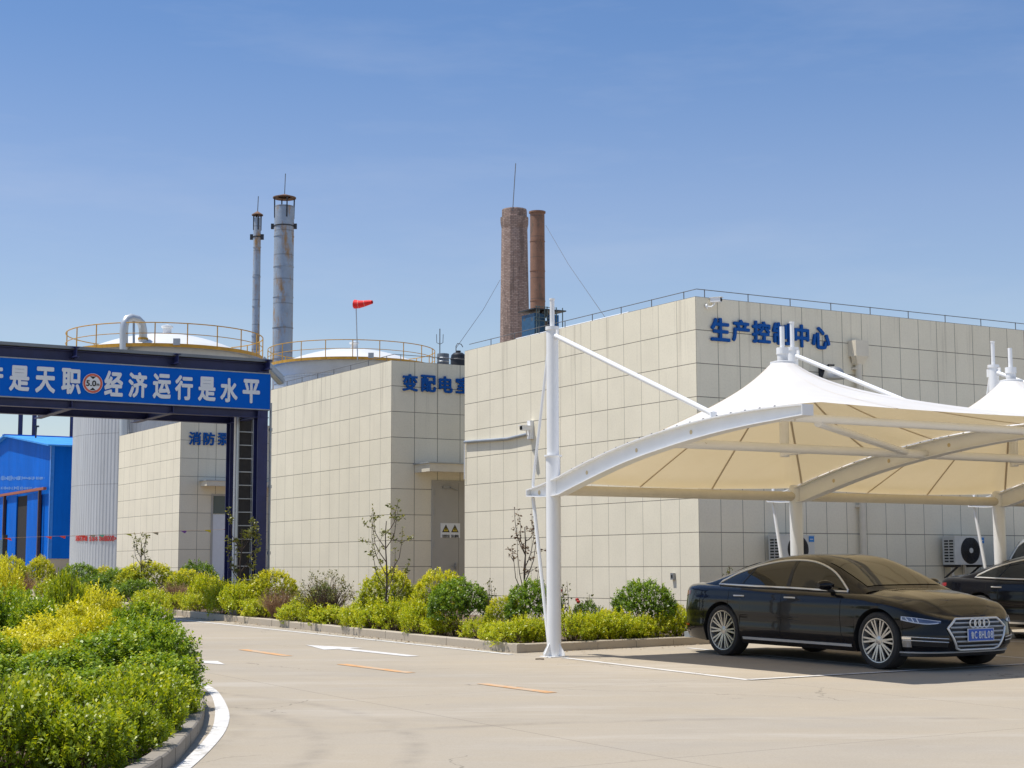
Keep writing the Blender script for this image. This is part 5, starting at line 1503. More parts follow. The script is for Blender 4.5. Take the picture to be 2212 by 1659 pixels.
def make_car(name, kind, label, paint, front=True):
    C = Car(kind)
    root = thing(name, (0, 0, 0), 0, label, 'car')
    body = C.build_body(root, paint)
    C.build_cabin(root, paint)
    for sg in (1, -1): C.side_glass(root, sg)
    sed = kind == 'sedan'
    C.screen(root, 1.13 if sed else 1.02, 0.34 if sed else 0.28, 'windscreen', 0.86, M_screen)
    C.screen(root, -1.22 if sed else -2.12, -2.0 if sed else -2.34, 'rear_window', 0.80, M_carglass)
    for xw in C.xw:
        for sg in (1, -1):
            w = bpy.data.objects.new('wheel', None); COL.objects.link(w); w.parent = root
            w.location = (xw, sg*(C.W - 0.145), C.zc)
            if sg > 0: w.rotation_euler = (0, 0, math.pi)
            for nm, me in zip(('tyre', 'rim', 'brake_disc'), WM): link(nm, me, w)
    for sg in (1, -1):
        # sill strip, shut lines, handles, mirror
        q = MB(); xs3 = np.linspace(-1.10, 1.10, 24)
        q.grid([[C.sp(x, z, o_, sg) for x in xs3] for z, o_ in ((0.258, 0.0), (0.260, 0.014), (0.292, 0.014), (0.294, 0.0))]); q.build('sill_trim', M_satin, root, smooth=30)
        for xa, xb in ((0.90, 0.98), (-0.28, -0.30), (-1.42, -1.08)):
            q = MB(); pts = [C.sp(xa + (xb - xa)*max(0, 1 - t*2.2)**2, 0.30 + t*(C.zup(xa) - 0.34), 0.0005, sg) for t in np.linspace(0, 1, 16)]
            q.tube(pts, 0.0035, 4); q.build('door_gap', M_under, root)
        for xh in (-0.10, -1.18):
            q = MB(); z = 0.862
            q.tube([C.sp(xh - 0.11, z, 0.0, sg), C.sp(xh - 0.09, z, 0.022, sg), C.sp(xh + 0.09, z, 0.022, sg), C.sp(xh + 0.11, z - 0.003, 0.0, sg)], 0.011, 8); q.build('door_handle', M_satin, root, smooth=40)
        mo = MB(); n = 12
        prof = []
        for i in range(n + 1):
            t = i/n; yy = sg*(0.885 + 0.215*t); hh = 0.068*(math.sin(math.pi*(0.12 + 0.80*t)))**0.5; dd = 0.075*(math.sin(math.pi*(0.15 + 0.75*t)))**0.5
            prof.append([(0.66 + 0.03*(1-t) + dd*math.cos(a)*(1.0 if math.cos(a) > 0 else 0.55), yy, 1.045 + hh*math.sin(a)) for a in np.linspace(0, 2*math.pi, 15)])
        mo.grid(prof); mo.add(prof[0], [tuple(range(15))]); mo.add(prof[-1], [tuple(range(14, -1, -1))])
        mir = mo.build('wing_mirror', paint, root, smooth=50)
        q = MB(); q.bar((0.68, sg*0.84, 0.955), (0.66, sg*0.96, 1.0), 0.07, 0.03); q.build('mirror_arm', M_black, mir)
        # rear lamp and rear trim
        q = MB()
        ang = [C.cols[i] for i in range(len(C.cols)) if C.cols[i][0] < -2.36]
        R1, R2 = [], []
        for (x, y, nx, ny) in ang:
            if y < 0.42: continue
            tt = min(1, max(0, (-2.40 - x)/0.25)); zt_ = 0.915 - 0.01*tt; zb_ = 0.86 - 0.055*tt
            R1.append(tuple(Vector(C.surf(x, y, nx, ny, zt_)) + Vector((nx, ny, 0))*0.004)); R2.append(tuple(Vector(C.surf(x, y, nx, ny, zb_)) + Vector((nx, ny, 0))*0.004))
        q.grid([[(p[0], sg*p[1], p[2]) for p in R] for R in (R1, R2)]); q.build('tail_lamp', M_tail, root, smooth=50)
        R1, R2 = [], []
        for (x, y, nx, ny) in ang:
            if y < 0.3: continue
            R1.append(tuple(Vector(C.surf(x, y, nx, ny, 0.335)) + Vector((nx, ny, 0))*0.006)); R2.append(tuple(Vector(C.surf(x, y, nx, ny, 0.315)) + Vector((nx, ny, 0))*0.006))
        q = MB(); q.grid([[(p[0], sg*p[1], p[2]) for p in R] for R in (R1, R2)]); q.build('bumper_trim', M_chrome, root, smooth=50)
        q = MB(); q.box((C.xr + 0.06, min(sg*0.50, sg*0.74), 0.21), (C.xr + 0.35, max(sg*0.50, sg*0.74), 0.29)); q.build('exhaust_trim', M_galv, root)
        q = MB(); p = C.sp(-2.36, 0.42, 0.004, sg)
        q.grid([[tuple(C.sp(-2.36 - 0.07*i, z, 0.005, sg)) for i in range(3)] for z in (0.405, 0.43)]); q.build('reflector', M_tail, root)
    if not front: return root, C
    # grille
    hexa = [(0.37, 0.648), (0.505, 0.535), (0.37, 0.285), (0.30, 0.262)]
    out = [(-y, z) for y, z in hexa] ; loop = hexa + out[::-1]
    def inside(z):
        pr = [(0.262, 0.30), (0.285, 0.37), (0.535, 0.505), (0.648, 0.37)]
        return float(np.interp(z, [p[0] for p in pr], [p[1] for p in pr]))
    q = MB(); q.grid([[C.fp(f*inside(z), z, 0.006) for f in np.linspace(-1, 1, 21)] for z in np.linspace(0.262, 0.648, 16)]); gr = q.build('grille', M_black, root)
    fr = []
    for (ya, za), (yb_, zb_) in zip(loop, loop[1:] + loop[:1]):
        for t in np.linspace(0, 1, 10)[:-1]: fr.append(C.fp(ya + (yb_ - ya)*t, za + (zb_ - za)*t, 0.012))
    q = MB(); q.tube(fr, 0.0155, 8, closed=True); q.build('chrome_frame', M_satin, gr, smooth=50)
    q = MB()
    for z in (0.315, 0.372, 0.430, 0.488, 0.546, 0.600):
        w_ = inside(z) - 0.03
        q.tube([C.fp(f*w_, z, 0.014) for f in np.linspace(-1, 1, 17)], 0.0062, 6)
        q.tube([C.fp(f*w_, z - 0.012, 0.012) for f in np.linspace(-1, 1, 17)], 0.003, 4)
    q.build('grille_bar', M_satin, gr, smooth=50)
    q = MB()
    for k_ in range(4):
        yc = (k_ - 1.5)*0.078; p = C.fp(0, 0.588, 0.034)
        q.tube([(p.x + 0.003*(k_ % 2), yc + 0.053*math.cos(a), 0.588 + 0.053*math.sin(a)) for a in np.linspace(0, 2*math.pi, 29)[:-1]], 0.0085, 8, closed=True)
    q.build('ring_emblem', M_satin, gr, smooth=50)
    pl = MB(); p = C.fp(0, 0.447, 0.026); pl.box((p.x - 0.006, -0.225, 0.372), (p.x + 0.004, 0.225, 0.520)); plo = pl.build('number_plate', M_plate, gr)
    pf = MB()
    for lo, hi in (((-0.23, 0.367), (0.23, 0.374)), ((-0.23, 0.518), (0.23, 0.525)), ((-0.23, 0.374), (-0.223, 0.518)), ((0.223, 0.374), (0.23, 0.518))):
        pf.box((p.x - 0.006, lo[0], lo[1]), (p.x + 0.006, hi[0], hi[1]))
    pf.build('plate_frame', M_signwhite, plo)
    xx = -0.178
    for ch, w_ in (('鲁', 0.05), ('C', 0.043), (' ', 0.012), ('8', 0.043), ('H', 0.043), ('L', 0.04), ('0', 0.043), ('8', 0.043)):
        if ch != ' ':
            me = fit_text(text_mesh(ch, 0.1, 0.001, 0.0016), w_, 0.092); me.materials.append(M_signwhite)
            o = link('character', me, plo); o.location = (p.x + 0.006, xx + w_/2, 0.446); o.rotation_euler = (R(90), 0, R(90))
        xx += w_ + 0.010
    for sg in (1, -1):
        # slim headlamp wrapping the corner
        ya, yb2 = 0.585, 0.905
        f = np.linspace(0, 1, 18)
        yy = ya + (yb2 - ya)*f**0.8
        zt_ = 0.625 + 0.055*f; zb_ = 0.600 - 0.035*np.sin(np.pi*np.clip(f, 0, 1))**0.7*0.9 + 0.03*f
        q = MB(); q.grid([[C.fp(sg*y, zb + (zt - zb)*t, 0.007) for y, zt, zb in zip(yy, zt_, zb_)] for t in (0, 0.5, 1)]); h_ = q.build('headlamp', M_headl, root, smooth=60)
        q = MB(); q.tube([C.fp(sg*y, zb + 0.008, 0.010) for y, zb in zip(yy[1:], zb_[1:])], 0.0065, 6); q.tube([C.fp(sg*y, zt - 0.004, 0.009) for y, zt in zip(yy, zt_)], 0.004, 6)
        for i in (11, 13, 15): q.tube([C.fp(sg*yy[i], zb_[i] + 0.012, 0.011), C.fp(sg*yy[i+1], zt_[i+1] - 0.01, 0.011)], 0.007, 5)
        q.tube([C.fp(sg*yy[-1], zb_[-1], 0.01), C.fp(sg*yy[-1], zt_[-1], 0.01)], 0.008, 6)
        q.build('lamp_strip', M_drl, h_)
        # lower intake
        q = MB(); yy2 = np.linspace(0.50, 0.90, 12)
        q.grid([[C.fp(sg*y, (0.30 + 0.02*t_) + (0.40 + 0.02*t_ - 0.30 - 0.02*t_)*t, 0.005) for t_, y in zip(np.linspace(0, 1, 12), yy2)] for t in (0, 0.5, 1)]); it = q.build('lower_intake', M_black, root)
        q = MB()
        for z in (0.405, 0.362): q.tube([C.fp(sg*y, z + 0.025*t_, 0.010) for t_, y in zip(np.linspace(0, 1, 12), yy2)], 0.006, 6)
        q.build('intake_bar', M_satin, it, smooth=50)
        q = MB(); q.grid([[C.fp(sg*y, z, 0.012) for y in (0.862, 0.885, 0.905)] for z in (0.30, 0.345, 0.40, 0.43)]); q.build('chrome_fin', M_chrome, it)
    q = MB(); yl = np.linspace(-0.93, 0.93, 44)
    q.grid([[C.fp(y, z, o_) for y in yl] for z, o_ in ((0.222, 0.0), (0.224, 0.014), (0.240, 0.014), (0.243, 0.0))]); q.build('lip_trim', M_satin, root, smooth=40)
    q = MB(); q.grid([[C.fp(y, z, o_) for y in yl] for z, o_ in ((0.222, 0.002), (0.19, 0.02), (0.178, 0.018), (0.175, -0.1))]); q.build('front_splitter', M_black, root)
    return root, C
def park(root, px, py_, axle_x, base_rot, lat):
    """put the car so that its given axle's right tyre stands at the ground point"""
    g_ = G(px, py_)
    f = Vector((math.cos(base_rot), math.sin(base_rot), 0)); l = Vector((-f.y, f.x, 0))
    o = Vector((g_.x, g_.y, 0)) - f*axle_x + l*lat
    root.location = (o.x, o.y, gz(o.y))
    pit = math.atan(0.013*f.y); rol = math.atan(0.013*l.y)
    root.rotation_euler = (rol, -pit, base_rot)
CAR_ROT = math.atan2(-math.cos(R(31.3)), math.sin(R(31.3)))
car1, C1 = make_car('parked_car', 'sedan', 'black sedan with chrome trim, blue number plate and four ring emblem, fully in view', M_paint)
gf = G(1908, 1437); gr_ = G(1568, 1407)
mid = (gf + gr_)/2
park(car1, 1897, 1446, 1.564, CAR_ROT, 0.93)
fdir = Vector((gf.x - gr_.x, gf.y - gr_.y, 0))
print('CAR wheelbase est', fdir.length, 'dir', math.degrees(math.atan2(fdir.y, fdir.x)), math.degrees(CAR_ROT))
car2, C2 = make_car('parked_car', 'sedan', 'second black sedan at the right edge, only its rear and side showing', M_paint, front=False)
f = Vector((math.cos(CAR_ROT), math.sin(CAR_ROT), 0))
tr_ = AT(2036, 1290, 29.0)
o = Vector((tr_.x, tr_.y, 0)) - f*(-2.70) + Vector((-f.y, f.x, 0))*0.62
car2.location = (o.x, o.y, gz(o.y)); car2.rotation_euler = (math.atan(0.013*f.x), -math.atan(0.013*f.y), CAR_ROT)
car3, C3 = make_car('parked_car', 'mpv', 'tall silver van just visible at the right edge behind the second sedan', M_silver, front=False)
tr_ = AT(2160, 1200, 31.6)
o = Vector((tr_.x, tr_.y, 0)) + f*2.30 + Vector((-f.y, f.x, 0))*0.75
car3.location = (o.x, o.y, gz(o.y)); car3.rotation_euler = (math.atan(0.013*f.x), -math.atan(0.013*f.y), CAR_ROT)
# ------------------------------------------------------------------ plants
nr = np.random.default_rng(11)
def leaf_mesh(name, P, A, Nn, L, W, tint, m):
    """P base, A axis, Nn blade normal (n,3); one bent four-cornered blade per leaf"""
    B = np.cross(A, Nn); B /= np.linalg.norm(B, axis=1, keepdims=True) + 1e-9
    L = L[:, None]; W = W[:, None]
    v0 = P; v1 = P + A*L*0.5 + B*W*0.5 + Nn*W*0.12; v2 = P + A*L + Nn*L*-0.08; v3 = P + A*L*0.5 - B*W*0.5 + Nn*W*0.12
    V_ = np.stack([v0, v1, v2, v3], 1).reshape(-1, 3).astype('f')
    n = len(P)
    me = bpy.data.meshes.new(name)
    me.vertices.add(4*n); me.loops.add(4*n); me.polygons.add(n)
    me.vertices.foreach_set('co', V_.ravel())
    me.loops.foreach_set('vertex_index', np.arange(4*n, dtype='i'))
    me.polygons.foreach_set('loop_start', np.arange(0, 4*n, 4, dtype='i'))
    at = me.attributes.new('tint', 'FLOAT', 'POINT')
    at.data.foreach_set('value', np.repeat(tint, 4).astype('f'))
    me.materials.append(m); me.update(); me.validate()
    return me
def unit(a): return a/(np.linalg.norm(a, axis=-1, keepdims=True) + 1e-9)
def shrub_leaves(name, m, n_sprig, leaves, L, rx, rz, tint_lo, tint_hi, up=0.5, slen=0.12, lump=0.22, shell=0.55, toptint=0.0, zmin=-0.15, wl=0.55):
    """a crown of short leafy shoots; centre at height rz*0.52, radius rx, height about rz"""
    ph = nr.uniform(0, 6.28, 12); fr = nr.uniform(1.5, 4.5, (12, 3))
    d = unit(nr.normal(size=(n_sprig, 3))); d[:, 2] = np.where(d[:, 2] < zmin, -d[:, 2]*0.6, d[:, 2]); d = unit(d)
    lum = 1 + lump*np.sin(d @ fr.T*1.6 + ph).mean(1)*2.2
    rad = (nr.uniform(shell**3, 1, n_sprig))**(1/3)*lum
    c = np.array([0, 0, rz*0.40])
    base = c + d*rad[:, None]*np.array([rx, rx, rz*0.60])
    base[:, 2] = np.maximum(base[:, 2], 0.03)
    ax = unit(d*(1-up) + np.array([0, 0, up]) + nr.normal(size=(n_sprig, 3))*0.25)
    sl = slen*nr.uniform(0.6, 1.5, n_sprig)
    t = (np.arange(leaves) + 0.5)/leaves
    P = base[:, None] + ax[:, None]*(sl[:, None]*t)[..., None]
    az = nr.uniform(0, 6.28, (n_sprig, 1)) + np.arange(leaves)*2.4 + nr.normal(size=(n_sprig, leaves))*0.4
    e1 = unit(np.cross(ax, np.array([0.31, 0.77, 0.55]))); e2 = np.cross(ax, e1)
    side = np.cos(az)[..., None]*e1[:, None] + np.sin(az)[..., None]*e2[:, None]
    spread = 1.25 - 0.55*t
    A = unit(ax[:, None]*0.75 + side*spread[None, :, None] + nr.normal(size=(n_sprig, leaves, 3))*0.15)
    Nn = unit(ax[:, None]*1.0 - side*0.5 + nr.normal(size=(n_sprig, leaves, 3))*0.35 + np.array([0, 0, 0.4]))
    Nn = unit(Nn - A*(Nn*A).sum(-1, keepdims=True))
    Ls = L*nr.uniform(0.65, 1.25, (n_sprig, leaves))*(1.05 - 0.35*np.abs(t - 0.45))
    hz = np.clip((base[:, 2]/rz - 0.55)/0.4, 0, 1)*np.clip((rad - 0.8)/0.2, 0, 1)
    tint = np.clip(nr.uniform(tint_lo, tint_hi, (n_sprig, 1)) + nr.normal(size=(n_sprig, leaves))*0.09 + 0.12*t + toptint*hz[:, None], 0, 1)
    return leaf_mesh(name, P.reshape(-1, 3), A.reshape(-1, 3), Nn.reshape(-1, 3), Ls.ravel(), Ls.ravel()*wl*nr.uniform(0.8, 1.2, Ls.size), tint.ravel(), m)
GREENS = [(0.0, (0.024, 0.055, 0.005)), (0.35, (0.075, 0.135, 0.007)), (0.65, (0.165, 0.265, 0.009)), (0.85, (0.275, 0.37, 0.013)), (1.0, (0.40, 0.43, 0.02))]
YELLOWS = [(0.0, (0.12, 0.16, 0.006)), (0.35, (0.31, 0.35, 0.010)), (0.65, (0.54, 0.50, 0.014)), (1.0, (0.74, 0.64, 0.05))]
OLIVES = [(0.0, (0.045, 0.055, 0.012)), (0.5, (0.12, 0.125, 0.025)), (1.0, (0.22, 0.20, 0.05))]
M_lgreen = leaf_mat('leaf_green', GREENS)
M_llime = leaf_mat('leaf_lime', [(0.0, (0.035, 0.07, 0.005)), (0.35, (0.11, 0.165, 0.007)), (0.65, (0.25, 0.32, 0.010)), (0.85, (0.38, 0.43, 0.014)), (1.0, (0.52, 0.50, 0.02))], 0.4)
M_lyellow = leaf_mat('leaf_golden', YELLOWS, 0.4)
M_lolive = leaf_mat('leaf_olive', OLIVES)
M_twig = plain('twig_bark', (0.10, 0.062, 0.038), 0.9, var=0.35)
M_drytwig = plain('dry_twig', (0.34, 0.21, 0.115), 0.95, var=0.35)
M_bark = plain('sapling_bark', (0.075, 0.052, 0.04), 0.9, var=0.3, scale=12)
def twig_mesh(name, n, rx, rz, m, r=0.006, spread=0.5, seg=3, bud=0):
    q = MB(); k = rnd
    for _ in range(n):
        a = k.uniform(0, 6.28); u = k.random()**0.5; h = k.uniform(0.55, 1.05)*rz*(1 - 0.35*u*u)
        p0 = Vector((math.cos(a)*u*rx*0.22, math.sin(a)*u*rx*0.22, 0)); p1 = Vector((math.cos(a)*u*rx*0.98, math.sin(a)*u*rx*0.98, h))
        pts = []
        for i in range(seg + 1):
            t = i/seg; b_ = p0.lerp(p1, t); b_ += Vector((k.gauss(0, 1), k.gauss(0, 1), k.gauss(0, 1)))*0.02*(t > 0); b_.z += 0.12*rz*math.sin(math.pi*t)*u; pts.append(b_)
        q.tube(pts, [r*(1 - 0.65*i/seg) for i in range(seg + 1)], 3, caps=False)
        for _b in range(2):
            i = k.randrange(1, seg + 1); d = Vector((k.gauss(0, 1), k.gauss(0, 1), k.uniform(0.3, 1.4))).normalized()*k.uniform(0.06, 0.16)
            q.tube([pts[i], pts[i] + d], [r*0.5, r*0.25], 3, caps=False)
    return q.mesh(name, m)
def shrub(name, loc, sx_, sz_, parts, label, group=None, rot=None, cat='shrub'):
    o = thing(name, loc, rnd.uniform(0, 6.28) if rot is None else rot, label, cat, group)
    for nm, me in parts:
        c_ = link(nm, me, o); c_.scale = (sx_, sx_*rnd.uniform(0.92, 1.08), sz_)
    return o
# foreground meshes: metre-sized crowns, fine leaves.  far meshes: fewer, slightly larger leaves
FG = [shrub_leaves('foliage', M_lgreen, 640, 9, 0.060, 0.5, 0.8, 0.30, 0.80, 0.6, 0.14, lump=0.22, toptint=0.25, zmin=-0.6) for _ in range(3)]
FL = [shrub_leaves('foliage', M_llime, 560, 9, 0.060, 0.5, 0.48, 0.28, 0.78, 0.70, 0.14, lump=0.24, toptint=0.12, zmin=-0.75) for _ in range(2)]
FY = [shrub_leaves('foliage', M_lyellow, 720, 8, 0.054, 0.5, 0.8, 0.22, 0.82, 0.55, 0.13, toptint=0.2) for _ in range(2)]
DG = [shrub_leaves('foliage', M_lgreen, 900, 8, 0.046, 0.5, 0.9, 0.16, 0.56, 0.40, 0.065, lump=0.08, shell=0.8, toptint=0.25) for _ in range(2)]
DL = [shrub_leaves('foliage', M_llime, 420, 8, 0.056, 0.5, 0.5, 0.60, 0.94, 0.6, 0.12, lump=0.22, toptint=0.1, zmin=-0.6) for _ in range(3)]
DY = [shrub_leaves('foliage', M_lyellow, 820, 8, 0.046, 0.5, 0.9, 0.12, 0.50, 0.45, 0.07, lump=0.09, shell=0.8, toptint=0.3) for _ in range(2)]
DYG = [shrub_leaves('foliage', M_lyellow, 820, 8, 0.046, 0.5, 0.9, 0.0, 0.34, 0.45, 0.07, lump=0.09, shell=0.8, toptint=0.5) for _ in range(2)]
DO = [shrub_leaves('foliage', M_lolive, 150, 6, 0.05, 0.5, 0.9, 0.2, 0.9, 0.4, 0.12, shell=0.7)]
DO2 = [shrub_leaves('foliage', M_lgreen, 780, 7, 0.046, 0.5, 0.9, 0.12, 0.52, 0.45, 0.07, lump=0.12, shell=0.75, toptint=0.15)]
TWG = twig_mesh('stems', 26, 0.42, 0.62, M_twig, 0.008)
TWO = twig_mesh('twigs', 230, 0.52, 0.88, M_twig, 0.006)
TWD = twig_mesh('twigs', 330, 0.54, 0.86, M_drytwig, 0.0075)
KT = {'G': ('privet_shrub', DG, TWG), 'L': ('ground_shrub', DL, TWG), 'Y': ('golden_shrub', DY, TWG), 'M': ('golden_shrub', DYG, TWG), 'O': ('twiggy_shrub', DO, TWO), 'B': ('dry_shrub', DO, TWD), 'D': ('privet_shrub', DO2, TWG),
      'fG': ('privet_shrub', FG, TWG), 'fL': ('ground_shrub', FL, TWG), 'fY': ('golden_shrub', FY, TWG)}
HT = {'G': 0.9, 'L': 0.52, 'Y': 0.9, 'M': 0.9, 'O': 0.9, 'B': 0.86, 'D': 0.9, 'fG': 0.8, 'fL': 0.48, 'fY': 0.8}
cnt = [0]
def plant(kind, px, d, ytop, wpx, label, group=None, dz=0.08):
    nm, ms, st = KT[kind]
    p = AT(px, 1227, d); zb = gz(d) + dz
    h = AT(px, ytop, d).z - zb; w = wpx*d/3500
    parts = [('foliage', ms[cnt[0] % len(ms)]), ('stems', st)]
    if kind == 'B': parts = [('twigs', TWD)]
    cnt[0] += 1
    return shrub(nm, (p.x, p.y, zb), w/1.02, h/HT[kind]*0.98, parts, label, group)
def kd(px, off=0.0):
    """distance of the main kerb line at an image column, plus an offset into the bed"""
    t, _ = HIT((K0.x, K0.y), (dU.x, dU.y), px, 1300); s = K0.y + dU.y*t
    if px > 1117:
        t, _ = HIT((K0.x, K0.y), (dR.x, dR.y), px, 1300); s = K0.y + dR.y*t
    return s + off
# main bed, back row
plant('Y', 592, kd(592, 2.6), 1233, 104, 'bright yellow green shrub behind a dead brown bush, right of the gantry leg')
plant('B', 606, kd(600, 0.95), 1264, 96, 'dead brown bush in front of a yellow shrub, right of the gantry leg')
plant('O', 706, kd(708, 1.35), 1238, 126, 'bare twiggy olive shrub between the dead bush and the sapling')
plant('M', 838, kd(838, 1.7), 1230, 128, 'yellow green rounded shrub right behind the middle sapling')
plant('Y', 948, kd(948, 1.7), 1234, 118, 'golden topped shrub in front of the grey steel door')
plant('G', 992, kd(992, 1.2), 1252, 135, 'round dark green shrub touching the golden topped one by the grey door')
plant('M', 1092, kd(1092, 1.5), 1290, 88, 'small golden shrub left of the carport mast')
plant('G', 1150, kd(1117, 1.5), 1256, 122, 'dense green shrub directly behind the foot of the carport mast')
plant('D', 1270, kd(1270, 1.3), 1300, 70, 'thin grey green rose bush right of the carport mast')
plant('Y', 1310, kd(1310, 1.0), 1318, 74, 'low golden shrub between the mast and the round shrub by the sedan')
plant('G', 1392, kd(1392, 0.95), 1254, 138, 'round green shrub standing behind the kerb left of the black sedan')
plant('Y', 1462, kd(1462, 0.9), 1306, 46, 'small yellow shrub tucked beside the rear of the black sedan')
plant('D', 700, kd(700, 3.0), 1262, 60, 'dark grey green shrub behind the twiggy olive shrub')
# main bed, front row of low shrubs
LG = 'low shrubs in the front row along the kerb'
for i, px in enumerate((478, 522, 566, 640, 678, 724, 770, 812, 858, 905, 952, 1040, 1078, 1110, 1140, 1168, 1232, 1262, 1292, 1325, 1352, 1378, 1425, 1462)):
    off = 0.62 + 0.35*((i*7) % 3)/2
    d = kd(px, off if px < 1090 else max(0.5, off*0.6))
    yb = 1227 + 3500*(1.56/d - 0.013)
    plant('L', px + rnd.uniform(-6, 6), d, yb - (rnd.uniform(38, 50) if 555 < px < 745 else rnd.uniform(50, 76)), rnd.uniform(66, 104), 'low lime green shrub in the front row along the kerb', LG)
for px, off, yt, w in ((655, 1.3, 1292, 70), (900, 1.25, 1300, 70), (800, 1.2, 1296, 76)):
    plant('L', px, kd(px, off), yt, w, {655: 'knee high lime shrub left of the twiggy olive shrub', 900: 'knee high lime shrub below the golden topped shrub by the grey door', 800: 'knee high lime shrub at the left of the middle sapling'}[px])
# far part of the bed along the road
plant('D', 428, 43.5, 1214, 84, 'tall dusty olive shrub in front of the small cream building')
plant('B', 378, 40.5, 1252, 84, 'dead brown bush below the tall dusty olive shrub')
plant('M', 402, 41.5, 1232, 90, 'yellow edged shrub hugging the dead brown bush under the small building')
plant('L', 450, 39.5, 1248, 86, 'pale green bush left of the navy gantry legs')
plant('G', 470, 40.5, 1262, 60, 'dark green bush at the foot of the left gantry leg')
plant('M', 318, 44.0, 1216, 130, 'wide yellow green shrub below the left wall of the small cream building')
plant('G', 262, 45.0, 1228, 100, 'dark green shrub under the red lettered tank')
plant('Y', 222, 46.5, 1226, 76, 'golden shrub under the red lettered tank')
plant('G', 172, 46.0, 1218, 92, 'rounded dark green shrub where the blue warehouse meets the tank')
plant('D', 210, 44.5, 1244, 90, 'dark olive shrub under the golden shrub by the tank')
plant('L', 118, 48.5, 1252, 92, 'low green shrub in front of the blue warehouse plinth')
plant('Y', 86, 49.0, 1204, 62, 'sparse bright yellow shrub against the blue warehouse wall')
plant('Y', 22, 47.5, 1202, 74, 'tall golden shrub at the left edge against the blue warehouse')
plant('B', 48, 47.0, 1230, 70, 'brown bare bush below the golden shrub at the left edge')
plant('L', 165, 43.5, 1262, 70, 'low lime shrub beside the far end of the kerb')
plant('L', 330, 38.6, 1276, 80, 'low lime green shrub at the near corner of the kerb'); plant('G', 300, 40.0, 1252, 90, 'dark green shrub above the foreground hedge corner')
plant('L', 385, 38.0, 1284, 66, 'low green shrub at the start of the straight kerb'); plant('L', 428, 37.4, 1286, 66, 'low leafy shrub in front of the dead brown bush, by the kerb')
plant('D', 250, 42.0, 1262, 80, 'mid green shrub behind the golden hedge')
# island hedge
HG = 'green privet shrubs of the foreground hedge'
island = [
 ('fG', 300, 19.5, 1312, 150), ('fG', 352, 17.6, 1362, 160), ('fG', 352, 15.9, 1420, 165), ('fL', 322, 14.0, 1462, 195), ('fL', 252, 12.7, 1490, 185),
 ('fL', 165, 11.6, 1540, 215), ('fL', 40, 11.2, 1512, 235), ('fG', 235, 15.0, 1452, 210), ('fG', 115, 14.2, 1480, 240), ('fG', 10, 13.6, 1500, 240),
 ('fL', 272, 11.9, 1530, 175), ('fL', 342, 12.95, 1500, 140), ('fL', 200, 11.1, 1555, 200), ('fL', 392, 14.4, 1490, 90),
 ('fG', 240, 17.2, 1372, 180), ('fG', 130, 16.2, 1412, 210), ('fG', 20, 15.6, 1428, 220), ('fL', 205, 13.4, 1500, 150), ('fL', 96, 12.7, 1478, 185), ('fL', -40, 12.4, 1480, 180),
 ('fY', 220, 20.4, 1284, 116), ('fY', 168, 19.6, 1312, 130), ('fY', 120, 19.0, 1340, 140), ('fY', 60, 18.6, 1362, 150), ('fY', 190, 18.6, 1336, 130), ('fY', 5, 18.0, 1385, 130), ('fY', 90, 17.9, 1378, 140), ('fY', 150, 18.0, 1366, 130),
 ('fG', 55, 20.8, 1292, 130), ('fG', -20, 20.2, 1282, 140), ('fY', 14, 21.6, 1234, 84), ('fL', 140, 24.0, 1268, 88), ('fG', 290, 18.4, 1345, 130), ('fG', 250, 20.6, 1322, 110), ('fG', 330, 20.0, 1362, 100), ('fG', 80, 20.0, 1306, 110), ('fG', -40, 17.4, 1380, 160)]
LB = {'fG': 'dense green privet shrub in the foreground hedge', 'fL': 'low light green privet shrub at the front of the foreground hedge', 'fY': 'golden leaved shrub in the band within the foreground hedge'}
GRP = {'fG': HG, 'fL': 'low light green shrubs fronting the foreground hedge', 'fY': 'golden shrubs inside the foreground hedge'}
special = {(14, 21.6): 'tall golden shrub rising at the left end of the foreground hedge', (140, 24.0): 'bright lime shrub alone behind the golden band, before the road', (352, 17.6): 'green privet shrub at the hedge corner nearest the lane dashes', (352, 15.9): 'green privet shrub bulging over the curved white line'}
for k_, px, d, yt, w in island:
    sp_l = special.get((px, d))
    plant(k_, px, d, yt, w, sp_l or LB[k_], None if sp_l else GRP[k_], 0.05)

